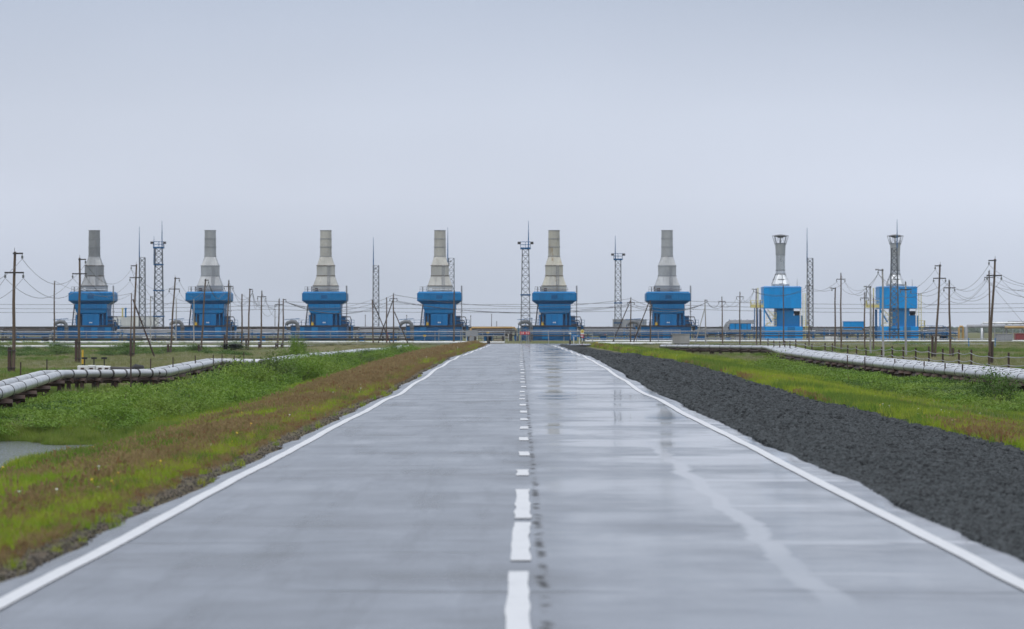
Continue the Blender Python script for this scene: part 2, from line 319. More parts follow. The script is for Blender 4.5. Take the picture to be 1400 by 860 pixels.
def blade_mesh(name, nb, rad, h0, h1, w, bend, seed, seedhead=False):
    q = np.random.default_rng(seed); V = []; Q = []; T = []
    for _ in range(nb):
        a, rr = q.random()*6.283, rad*math.sqrt(q.random()); x, y = rr*math.cos(a), rr*math.sin(a); h = q.uniform(h0, h1); b = bend*h*q.uniform(.2, 1.1); d = q.random()*6.283
        dx, dy = math.cos(d), math.sin(d); px, py = -dy*w*.5, dx*w*.5; k = len(V)
        for t_, ww in ((0, 1.0), (.45, .85), (.8, .5)):
            o_ = b*t_*t_; V += [(x+dx*o_-px*ww, y+dy*o_-py*ww, h*t_-.02), (x+dx*o_+px*ww, y+dy*o_+py*ww, h*t_-.02)]
        V.append((x+dx*b, y+dy*b, h*.98)); Q += [(k,k+1,k+3,k+2),(k+2,k+3,k+5,k+4)]; T.append((k+4,k+5,k+6))
        if seedhead:
            for s_ in range(5):
                f = 1-.32*q.random(); o_ = b*f*f; sz = .016*q.uniform(.8, 1.8); e = q.random()*6.283; k = len(V); cx, cy, cz = x+dx*o_, y+dy*o_, h*f
                V += [(cx, cy, cz-sz), (cx+sz*math.cos(e), cy+sz*math.sin(e), cz+sz), (cx-sz*.6*math.cos(e), cy-sz*.6*math.sin(e), cz+sz*2)]; T.append((k,k+1,k+2))
    return np_mesh(name, V, Q, T)
def leaf_mat(name, ca, cb, cc, patch=.3, rough=.55, trans=.42, hg=None):
    n = NT(name); r = n.objrand(); v = n.noise(patch, 4, .6, (1, .6, 1)); c = n.mix(n.rng(v, .36, .64), ca, cb); c = n.mix(n.rng(r, .55, 1.0, 0, .75), c, cc)
    if hg: # colour blends to another tone with height in the tuft
        tc = n.N.new('ShaderNodeTexCoord'); sp = n.N.new('ShaderNodeSeparateXYZ'); n.link(tc.outputs['Object'], sp.inputs[0]); c = n.mix(n.rng(sp.outputs[2], hg[0], hg[1]), c, hg[2])
    n.col(c); n.rough(rough); n.b.inputs['Specular IOR Level'].default_value = .15
    tr = n.N.new('ShaderNodeBsdfTranslucent'); mx = n.N.new('ShaderNodeMixShader'); mx.inputs[0].default_value = trans
    if isinstance(c, tuple): tr.inputs[0].default_value = c+(1,)
    else: n.link(c, tr.inputs[0])
    n.link(n.b.outputs[0], mx.inputs[1]); n.link(tr.outputs[0], mx.inputs[2]); n.link(mx.outputs[0], n.N['Material Output'].inputs[0]); return n.m
M_grass = leaf_mat('bright grass', (.16,.27,.02), (.30,.35,.03), (.30,.28,.05), .45)
M_grass2 = leaf_mat('deep grass', (.075,.15,.02), (.13,.21,.03), (.19,.20,.045), .45)
M_seed = leaf_mat('brown seeding grass', (.24,.175,.085), (.30,.225,.11), (.25,.16,.085), .5, .8, .3)
M_dry = leaf_mat('field grass', (.14,.17,.05), (.24,.235,.11), (.34,.31,.22), .06, .8, .3)
M_reed = leaf_mat('reeds', (.13,.20,.03), (.20,.26,.045), (.24,.25,.08), 1.2)
M_red = leaf_mat('reddish sorrel', (.22,.11,.06), (.26,.13,.07), (.22,.17,.07), .5, .8, .3)
def inview(x, y, mrg=1.12, add=1.5): return (x > -(VX/F)*y*mrg-add)*(x < ((1400-VX)/F)*y*mrg+add)
def sample(n, x0, x1, y0, y1, power=2.2):
    # denser near the camera: inverse-power distribution in y
    u = rng.random(n); a = 1-power; y = (y0**a+u*(y1**a-y0**a))**(1/a); x = rng.uniform(x0, x1, n); k = inview(x, y); return x[k], y[k]
def place(x, y, zf, s0, s1, tilt=.12, grow=None):
    n_ = len(x); z = zf(x, y); r_ = np.stack([rng.normal(0, tilt, n_), rng.normal(0, tilt, n_), rng.random(n_)*6.283], -1); s = rng.uniform(s0, s1, n_)
    if grow is not None: s = s*(1+np.clip((y-grow)/grow, 0, 2.2)*.55)
    return np.stack([x, y, z], -1), r_, s
pg = [(blade_mesh('tuft', 34, .13, .08, .24, .011, .7, 1), M_grass), (blade_mesh('tuft', 30, .12, .06, .19, .012, .8, 2), M_grass), (blade_mesh('tuft', 34, .14, .10, .28, .011, .6, 3), M_grass2), (blade_mesh('tuft', 30, .15, .06, .17, .013, .9, 4), M_grass2)]
x, y = sample(240000, -13.5, -3.75, 24, 520, 1.35)
pn = vnoise(x, y*.5, .5); edge = (-x-3.75); keep = rng.random(len(x)) < np.clip((edge-.15-.5*vnoise(x+5, y, .5))/1.3, .03, 1)**1.4*np.clip(.5+pn, .3, 1)*(1-.65*sstep(105, 165, y)*(edge < 4.0)*sstep(.25, .42, vnoise(x+20, y*.2, .4)))
x, y, pn, edge = x[keep], y[keep], pn[keep], edge[keep]; z = ground_z(x, y); k = z > -1.42; x, y, pn, edge = x[k], y[k], pn[k], edge[k]
p, r_, s = place(x, y, ground_z, .7, 1.25, .12, 100); s = s*np.clip(.55+edge*.18, .5, 1.0)*np.where((p[:,2] < -.75)*(y < 122)*(y > 66), .5, 1.0)
idx = np.where(vnoise(x+7, y*.5, .4)+rng.normal(0, .15, len(x))+.06*(edge-4.5) > .62, 2, 0)+rng.integers(0, 2, len(x))
scatter('verge_grass', 'bright green grass on the left road bank', p, r_, s, idx, pg)
x, y = sample(90000, 8.5, 17, 60, 520, 1.35); keep = rng.random(len(x)) < np.clip((x-8.5)/.8, .1, 1); x, y = x[keep], y[keep]
p, r_, s = place(x, y, ground_z, .7, 1.3, .12, 100); idx = np.where(vnoise(x+7, y*.5, .3)+rng.normal(0, .15, len(x)) > .66, 2, 0)+rng.integers(0, 2, len(x))
scatter('bank_grass', 'bright yellow green grass beyond the gravel on the right', p, r_, s, idx, pg)
ps = [(blade_mesh('stalks', 14, .16, .14, .34, .006, .35, 5, True), M_seed), (blade_mesh('stalks', 12, .18, .12, .30, .006, .45, 6, True), M_seed), (blade_mesh('stalks', 14, .14, .12, .28, .008, .4, 7, True), M_red)]
x, y = sample(130000, -11, -4.1, 26, 520, 1.2); e = -x; w_ = (np.exp(-((e-6.0)/1.5)**2)*sstep(.34, .58, vnoise(x+90, y*.3, .33))*(.45+.55*sstep(58, 80, y))*1.5+.05+.38*(e < 5.4)+1.1*sstep(105, 165, y)*sstep(.25, .42, vnoise(x+20, y*.2, .4))*(e < 7.9))*(e < 8.6)
k = rng.random(len(x)) < w_*.36; x, y = x[k], y[k]; p, r_, s = place(x, y, ground_z, .5, .95, .15, 90)
near = np.clip((-x-4)/1.3, .4, 1); scatter('seeding_grass', 'brown seeding grass along the left edge of the road', p, r_, s*near, np.where(rng.random(len(x)) < .86, rng.integers(0, 2, len(x)), 2), ps)
x, y = sample(60000, 8.6, 16, 70, 520, 1.35); k = vnoise(x+30, y*.25, .4)+rng.normal(0, .06, len(x)) > .56-.12*sstep(110, 200, y); k = k*(rng.random(len(x)) < .5); x, y = x[k], y[k]; p, r_, s = place(x, y, ground_z, .5, .9, .15, 170)
scatter('sorrel_patches', 'reddish brown sorrel patches in the right bank grass', p, r_, s, np.where(rng.random(len(x)) < .55, 2, rng.integers(0, 2, len(x))), ps)
# reeds round the pond
pr = [(blade_mesh('reed', 26, .2, .15, .70, .018, .45, 8), M_reed), (blade_mesh('reed', 22, .2, .2, .5, .014, .5, 9), M_grass2)]
x = rng.uniform(-22, -9.5, 160000); y = rng.uniform(76, 140, 160000); z = ground_z(x, y)
k = (z > -1.47)*(z < np.where(y > 116, -1.0, -1.15))*inview(x, y)*(x < -9.0)*(y < 127.5)*(rng.random(160000) < np.where(y > 116, .8*(1-sstep(123.5, 127.5, y)), .05)); x, y, z = x[k], y[k], z[k]; p, r_, s = place(x, y, ground_z, .6, 1.2); s = s*np.where(y > 116, .25+.35*vnoise(x*2, y, 1.0), .42); scatter('pond_reeds', 'dark green sedge round the margin of the pond', p, r_, s, rng.integers(0, 2, len(x)), pr)
# the wide field on both sides
pf = [(blade_mesh('field_tuft', 46, .55, .12, .34, .022, .8, 12), M_dry), (blade_mesh('field_tuft', 40, .5, .15, .42, .02, .6, 13), M_dry), (blade_mesh('field_tuft', 46, .5, .18, .45, .03, .7, 14), M_grass2)]
xs, ys = [], []
for x0, x1 in ((-100, -11), (12, 100)):
    x, y = sample(150000, x0, x1, 95, 745, 1.0001+.4); xs.append(x); ys.append(y)
x = np.concatenate(xs); y = np.concatenate(ys); z = ground_z(x, y); k = (z > -1.38)*(rng.random(len(x)) < .28+.5*(vnoise(x, y*.4, .12) > .5)); x, y = x[k], y[k]
p, r_, s = place(x, y, ground_z, .4, .85, .1, 420); idx = np.where(vnoise(x+60, y*.35, .07)+rng.normal(0, .12, len(x)) > .74, 2, rng.integers(0, 2, len(x))); scatter('field_grass', 'rough green and straw coloured grass of the open field', p, r_, s, idx, pf)
# small flowers
n = NT('white petals'); n.col((.75,.75,.72)); n.rough(.6); M_wpet = n.m
n = NT('cotton heads'); n.col((.45,.44,.38)); n.rough(.9); M_cot = n.m
n = NT('yellow petals'); n.col((.75,.48,.03)); n.rough(.6); M_ypet = n.m
def flower(name, r, h, seed):
    m = MB(); q = random.Random(seed)
    for k in range(6):
        a = k*1.047; m.add([(0,0,h),(r*math.cos(a-.4),r*math.sin(a-.4),h+.008),(r*1.25*math.cos(a),r*1.25*math.sin(a),h-.004),(r*math.cos(a+.4),r*math.sin(a+.4),h+.008)],[(0,1,2,3)])
    m.cyl((0,0,0),(0,0,h),.003,.003,3,False); me = bpy.data.meshes.new(name); me.from_pydata(m.v, [], m.f); return me
x, y = sample(900, -10, -4.6, 26, 400, 1.3); x2, y2 = sample(2200, 9, 15, 70, 400, 1.3); x = np.concatenate([x, x2]); y = np.concatenate([y, y2]); k = rng.random(len(x)) < .45; x, y = x[k], y[k]
p, r_, s = place(x, y, ground_z, .7, 1.2, .25, 120); scatter('wild_flowers', 'scattered small white and yellow flowers in the verge grass', p, r_, s, (rng.random(len(x)) < .6).astype(int), [(flower('white_flower', .018, .2, 1), M_wpet), (flower('yellow_flower', .016, .2, 2), M_ypet)])
x, y = sample(9000, -75, 75, 170, 560, 1.2); k = (np.abs(x) > 14)*(vnoise(x, y*.25, .12) > .5); x, y = x[k], y[k]; p, r_, s = place(x, y, ground_z, .8, 1.5, .3, 600); p[:,2] -= .04
scatter('cotton_grass', 'pale cotton grass heads flecking the open field', p, r_, s, np.zeros(len(x), int), [(flower('cotton_head', .03, .16, 3), M_cot)])
# loose stones
def stone_mesh(name, seed):
    q = np.random.default_rng(seed); V = []
    for a in range(8): pass
    t = (1+5**.5)/2; V = np.array([(-1,t,0),(1,t,0),(-1,-t,0),(1,-t,0),(0,-1,t),(0,1,t),(0,-1,-t),(0,1,-t),(t,0,-1),(t,0,1),(-t,0,-1),(-t,0,1)])/1.9
    V = V*q.uniform(.7, 1.2, (12,1))*np.array([1, q.uniform(.6, .9), q.uniform(.45, .75)])*.035
    Fc = [(0,11,5),(0,5,1),(0,1,7),(0,7,10),(0,10,11),(1,5,9),(5,11,4),(11,10,2),(10,7,6),(7,1,8),(3,9,4),(3,4,2),(3,2,6),(3,6,8),(3,8,9),(4,9,5),(2,4,11),(6,2,10),(8,6,7),(9,8,1)]
    return np_mesh(name, V, None, Fc)
x, y = sample(300000, 4.0, 8.95, 30, 330, 2.0); gedge = np.interp(y, yg, ge); k = x < gedge+.12*rng.normal(0, 1, len(x)); x, y = x[k], y[k]
p, r_, s = place(x, y, lambda a, b: np.maximum(gravel_z(a, b), ground_z(a, b))+.010, .6, 2.0, 1.0, 60); scatter('crushed_stones', 'loose dark crushed stones of the right shoulder', p, r_, s, rng.integers(0, 4, len(x)), [(stone_mesh('stone', 30+k), M_stone) for k in range(4)])
x, y = sample(9000, -5.0, -3.8, 26, 260, 1.8); k = rng.random(len(x)) < np.clip((x+5.0)/1.0, 0, 1); x, y = x[k], y[k]; p, r_, s = place(x, y, lambda a, b: ground_z(a, b)+.004, .25, .7, 1.0, 80)
scatter('verge_stones', 'small grey stones along the left asphalt edge', p, r_, s, rng.integers(0, 4, len(x)), [(stone_mesh('stone', 40+k), M_dust) for k in range(4)])
# ------------------------------------------------------------------ materials for built things
M_blue = paint('blue paint', (.002,.170,.42), (.002,.135,.34), .35, .42, rust=.35, rust_lo=.66, rustc=(.01,.045,.10))
M_blue2 = paint('deep blue paint', (.003,.100,.27), (.003,.072,.19), .4, .5, rust=.4, rust_lo=.62, rustc=(.012,.03,.06))
M_blue3 = paint('bright blue sheet', (.003,.285,.70), (.003,.24,.60), .3, .4, rust=.2, rust_lo=.68, rustc=(.01,.09,.25))
M_steel = paint('galvanised sheet', (.42,.43,.44), (.31,.32,.33), .5, .45, .35, rust=.35, rust_lo=.66)
M_steel_old = paint('weathered grey sheet', (.47,.46,.42), (.35,.34,.31), .6, .6, .1, rust=.75, rust_lo=.60, rustc=(.14,.075,.03))
M_steel_yel = paint('yellowed stained sheet', (.47,.45,.37), (.36,.35,.32), .6, .6, .1, rust=.9, rust_lo=.55, rustc=(.20,.12,.03))
M_shiny = paint('shiny aluminium sheet', (.62,.64,.66), (.46,.48,.50), .7, .28, .75)
M_clad = paint('pipe cladding', (.56,.57,.585), (.42,.43,.445), .7, .38, .72, stretch=(1,1,1), rust=.35, rust_lo=.68, rustc=(.16,.13,.11))
M_white = paint('white painted metal', (.70,.71,.71), (.58,.59,.60), .6, .45, rust=.3, rust_lo=.66)
M_grey = paint('grey painted metal', (.30,.31,.33), (.22,.23,.25), .6, .5, rust=.3)
M_dgrey = paint('dark grey metal', (.15,.16,.17), (.10,.105,.115), .8, .6, rust=.3)
M_dark = paint('dark steel', (.045,.043,.045), (.028,.027,.028), 1.2, .55, rust=.5, rust_lo=.5, rustc=(.05,.025,.016))
M_rust = paint('rusted steel', (.060,.034,.026), (.036,.023,.020), 1.5, .75, rust=.5, rust_lo=.5, rustc=(.09,.04,.022))
M_yellow = paint('yellow paint', (.62,.40,.03), (.50,.31,.03), .9, .5, rust=.3)
M_pyel = paint('pale yellow paint', (.62,.55,.22), (.52,.46,.20), .9, .5, rust=.2)
M_ochre = paint('ochre paint', (.42,.27,.09), (.34,.21,.07), .9, .6, rust=.4)
M_maroon = paint('dull red sheet', (.24,.035,.04), (.18,.03,.035), .7, .6, rust=.3)
M_red = paint('red paint', (.55,.02,.03), (.45,.02,.03), .9, .5)
M_black = paint('black rubber', (.014,.014,.015), (.022,.022,.023), 2, .7)
M_wood = paint('weathered wood', (.125,.088,.062), (.080,.058,.044), 2.5, .85, stretch=(3,3,.12), bump=.3)
M_conc = paint('concrete', (.34,.335,.32), (.25,.245,.235), 1.0, .85, bump=.2)
M_insul = paint('porcelain insulator', (.16,.17,.17), (.10,.11,.11), 3, .25)
M_wire = paint('wire', (.05,.052,.055), (.035,.036,.04), 3, .5)
M_galv = paint('galvanised lattice', (.15,.165,.185), (.10,.11,.125), 1.5, .5, .3, rust=.25)
def PX(px, d): return (px-VX)/F*d
def PZ(py, d): return CAMH+(VY-py)/F*d
def ground_d(py, z=FIELD): return (CAMH-z)*F/(py-VY)
DP = 795.0; K = F/DP                      # distance of the stacks, photo pixels per metre there
BASEZ = PZ(464, DP)
# ------------------------------------------------------------------ compressor units, older type
def ribs(m, x0, x1, y, z0, z1, step, w=.05, t=.04):
    k = int(round((x1-x0)/step))
    for i in range(k+1):
        x = x0+(x1-x0)*i/k; m.box(x-w/2, x+w/2, y-t, y+.01, z0, z1)
def railing(m, pts, h=1.0, post=1.2, r=.03):
    for a, b in zip(pts[:-1], pts[1:]):
        A = Vector(a); B = Vector(b); L = (B-A).length; k = max(1, int(L/post))
        for i in range(k+1):
            p = A+(B-A)*i/k; m.cyl(p, p+Vector((0,0,h)), r, r, 5)
        for hh in (h, h*.5): m.cyl(A+Vector((0,0,hh)), B+Vector((0,0,hh)), r, r, 5)
def old_unit(px, msteel, label, seed):
    q = random.Random(seed); u = thing('compressor_unit', label, 'compressor unit', (PX(px, DP), DP, BASEZ), 'blue compressor units with grey exhaust stacks')
    # deck with bolted wall panels
    dk = MB().box(-6.1, 4.2, -7.9, 3, -.2, 2.42).build('base_deck', M_blue2, u)
    pw = 1.25; x = -6.08
    while x+pw < 4.25:
        MB().box(x+.03, x+pw-.03, -8.0, -7.9, q.choice([.1,.1,.35]), q.choice([2.3,2.3,2.3,1.7]), .02).build('deck_panel', q.choice([M_blue2, M_blue2, M_blue]), dk); x += pw
    m = MB().box(-6.2, 4.3, -8.1, -7.8, 2.42, 2.62); m.build('deck_edge_beam', M_dark, u)
    for pp_ in ([(-6.1,-8,2.62),(-1.7,-8,2.62)], [(1.9,-8,2.62),(4.2,-8,2.62)]): m = MB(); railing(m, pp_, 1.0); m.build('railing', M_blue2, u)
    # body
    MB().box(-2.75, 2.95, -5.6, 2.2, 2.42, 6.0).build('body', M_blue2, u)
    hood = MB().rect_loft([(-1.62,1.62,-6.5,-5.0,4.66),(-2.6,2.7,-6.7,-4.0,4.95),(-2.95,3.05,-6.75,1.5,5.75),(-2.95,3.05,-6.75,2.4,6.58)]).build('intake_hood', M_blue, u)
    m = MB(); ribs(m, -2.9, 3.0, -6.75, 5.8, 6.5, .98, .06, .04); m.build('hood_ribs', M_blue2, hood, kind='stuff')
    MB().box(-3.1, 3.2, -6.86, -6.74, 5.68, 5.78).build('hood_rail', M_blue2, hood)
    fp = MB().box(-1.6, 1.6, -6.62, -5.0, 2.42, 4.70, .04).build('front_panel', M_blue, u)
    m = MB()
    for xx in (-1.58, -.53, .53, 1.58): m.box(xx-.025, xx+.025, -6.66, -6.61, 2.5, 4.62)
    m.build('panel_seam', M_blue2, fp)
    MB().box(-.26, -.03, -6.68, -6.63, 3.05, 3.24).build('name_plate', M_white, fp); MB().box(.03, .26, -6.68, -6.63, 3.05, 3.24).build('name_plate', M_white, fp)
    # side bays: columns, ladder, small dark openings
    for xx, nm in ((-2.7, 1), (-2.1, 1), (2.2, 1), (2.95, 1)):
        MB().box(xx-.09, xx+.09, -6.5, -6.3, 2.42, 5.6).build('column', M_blue, u)
    m = MB(); m.beam((-3.75,-6.3,.2), (-3.05,-6.3,6.5), .16); m.build('brace_leg', M_dark, u)
    m = MB(); m.beam((-3.45,-6.1,2.4), (-3.05,-6.1,6.3), .06); m.beam((-3.0,-6.1,2.4), (-2.7,-6.1,6.3), .06)
    for i in range(11): z = 2.7+i*.33; m.beam((-3.42+.1*i*.33,-6.1,z), (-3.0+.08*i*.33,-6.1,z), .04)
    m.build('ladder', M_blue2, u)
    MB().box(-2.55, -1.85, -6.1, -5.5, 2.62, 4.3).build('recess_shade', M_dark, u)  # dark block, colour standing in for the shade of the left recess
    MB().cyl((-2.2,-6.4,2.65), (-2.2,-6.4,3.25), .26, .2, 10).build('yellow_valve', M_yellow, u)
    if seed % 2 == 0: MB().box(-2.9, -2.55, -6.55, -6.4, 4.6, 5.1).build('white_cover', M_white, u)
    m = MB().box(2.95, 3.9, -6.2, -3, 2.42, 4.4); m.box(3.9, 4.5, -6.0, -4, 2.42, 3.3); m.build('side_cabinet', M_blue2, u)
    m = MB()
    for i in range(3): zz = 2.8+i*.7; m.tube([(3.2,-6.4,zz), (4.4+.2*i,-6.4,zz), (4.6+.2*i,-6.4,zz-.5), (4.6+.2*i,-6.4,.2)], .09, 7)
    m.build('side_pipes', M_dark, u)
    mast = MB(); mast.cyl((4.15,-6.2,.0), (4.15,-6.2,7.2), .10, .09, 8); mast.cyl((4.15,-6.2,7.2), (4.15,-6.2,10.0), .15, .14, 8)
    for zz in (3.6, 5.2): mast.box(3.95, 4.4, -6.35, -6.05, zz, zz+.12)
    mast.build('vent_mast', M_grey, u)
    m = MB(); railing(m, [(4.6,-7,2.62),(5.6,-7,2.62)], 1.0, .5); m.box(4.4, 5.7, -7.2, -5.6, 2.5, 2.62); m.box(5.0,5.4,-7,-6.6,-.2,2.5); m.build('side_platform', M_blue2, u)
    # intake filter cap
    cy0, cy1 = -6.9, 2.9
    cap = MB().rect_loft([(-3.25,3.25,cy0+.8,cy1-.6,6.58),(-4.05,4.05,cy0+.05,cy1,7.15),(-4.12,4.12,cy0,cy1,7.25),(-4.12,4.12,cy0,cy1,8.5),(-3.8,3.8,cy0+.35,cy1-.3,8.9)]).build('filter_cap', M_blue, u)
    for i in range(7):
        x0 = -4.0+i*8.0/7
        if i != 3: MB().box(x0+.03, x0+8.0/7-.03, cy0-.05, cy0+.02, 7.32, 8.46, .02).build('cap_panel', M_blue, cap)
    MB().box(-.54, .54, cy0-.03, cy0+.02, 7.3, 8.46, .01).build('cap_panel', M_blue, cap)
    MB().box(-.86+.3, .86-.3, cy0-.07, cy0-.03, 7.6, 8.25).build('cap_hatch', M_blue2, cap)
    m = MB(); m.box(-4.17, 4.17, cy0-.07, cy0+.05, 8.5, 8.58); m.box(-4.17, 4.17, cy0-.07, cy0+.05, 7.18, 7.26); m.build('cap_trim', M_blue2, cap)
    m = MB(); railing(m, [(-3.6,-6.3,8.9),(-2.4,-6.3,8.9)], .9, .6, .035); railing(m, [(-2.5,-3.2,8.9),(2.5,-3.2,8.9)], .75, .8, .035); m.cyl((-3.1,-6.2,8.9), (-3.1,-6.2,9.75), .12); m.build('roof_railing', M_grey, u, kind='stuff')
    # exhaust stack
    st = MB().box(-2.32, 2.32, -2.32, 2.32, 8.7, 10.0, .03).build('stack_base', msteel, u)
    MB().rect_loft([(-2.3,2.3,-2.3,2.3,10.03),(-2.2,2.2,-2.2,2.2,10.3),(-1.64,1.64,-1.64,1.64,11.88)]).build('stack_lower_taper', msteel, u)
    MB().box(-1.64, 1.64, -1.64, 1.64, 11.92, 13.78, .02).build('stack_box', msteel, u)
    rings = []
    for t in (0, 1):
        R = []
        for i in range(24):
            a = -math.pi*.75+2*math.pi*i/24; ca, sa = math.cos(a), math.sin(a); kx = 1.64/max(abs(ca), abs(sa)); R.append(((ca*kx)*(1-t)+ca*1.1*t, (sa*kx)*(1-t)+sa*1.1*t, 13.82+1.75*t))
        rings.append(R)
    MB().loft(rings).build('stack_transition', msteel, u)
    for z0, z1, rr in ((15.6,17.3,1.11),(17.34,18.85,1.09),(18.89,20.42,1.07)):
        MB().cyl((0,0,z0), (0,0,z1), rr, rr-.015, 22).build('stack_pipe', msteel, u, True)
    for z, r in ((15.52,1.12),(17.26,1.1),(18.8,1.08),(20.36,1.06)): MB().ring((0,0,z), r, .06, .1, 22).build('stack_flange', M_grey, u)
    for z, w in ((9.96,2.32),(11.84,1.64),(13.74,1.64)):
        bm = MB(); bm.box(-w-.08, w+.08, -w-.08, -w, z, z+.11); bm.box(-w-.08, w+.08, w, w+.08, z, z+.11); bm.box(-w-.08, -w, -w, w, z, z+.11); bm.box(w, w+.08, -w, w, z, z+.11)
        bm.build('stack_joint_frame', M_rust if msteel is not M_steel else M_grey, u)
    bm = MB(); ribs(bm, -1.5, 1.5, -1.64, 11.95, 13.7, 1.0, .05, .05)
    for sx in (-1, -.4, .2, .8): bm.beam((sx*2.2,-2.25,10.2), (sx*1.6,-1.66,11.85), .05)
    bm.build('stack_stiffeners', msteel, u, kind='stuff')
    lad = MB(); lad.cyl((.45,-2.5,8.9), (.45,-1.9,13.9), .04); lad.cyl((.85,-2.5,8.9), (.85,-1.9,13.9), .04)
    for i in range(16): f = i/15; lad.cyl((.45,-2.5+.6*f,9+4.8*f), (.85,-2.5+.6*f,9+4.8*f), .03, .03, 5)
    lad.build('stack_ladder', M_grey, u)
    lp = MB(); lp.tube([(-2.6,-2.6,9.3),(2.6,-2.6,9.3)], .07, 6); lp.tube([(-2.5,-2.7,9.0),(-2.5,-2.7,9.9)], .12, 8); lp.box(-1.9, -1.4, -2.6, -2.3, 9.0, 9.6); lp.build('stack_base_pipes', M_rust if seed % 3 else M_white, u)
    return u
UC = [129, 287.5, 445.5, 601.5, 757.5, 912]
ul = ['compressor unit at the far left, its grey stack darkened with soot', 'compressor unit second from left, clean grey stack above dark blue cap', 'compressor unit third from left, light stack with rust streaks',
      'compressor unit just left of the road, pale stack with rusty joints', 'compressor unit right of the road behind junction, stack stained yellow', 'rightmost of the compressor units with a square blue cap, clean grey stack']
M_soot = paint('sooty grey sheet', (.30,.31,.32), (.20,.21,.22), .6, .5, .3, rust=.3)
for i, px in enumerate(UC): old_unit(px, [M_soot, M_steel, M_steel_old, M_steel_old, M_steel_yel, M_steel][i], ul[i], i)
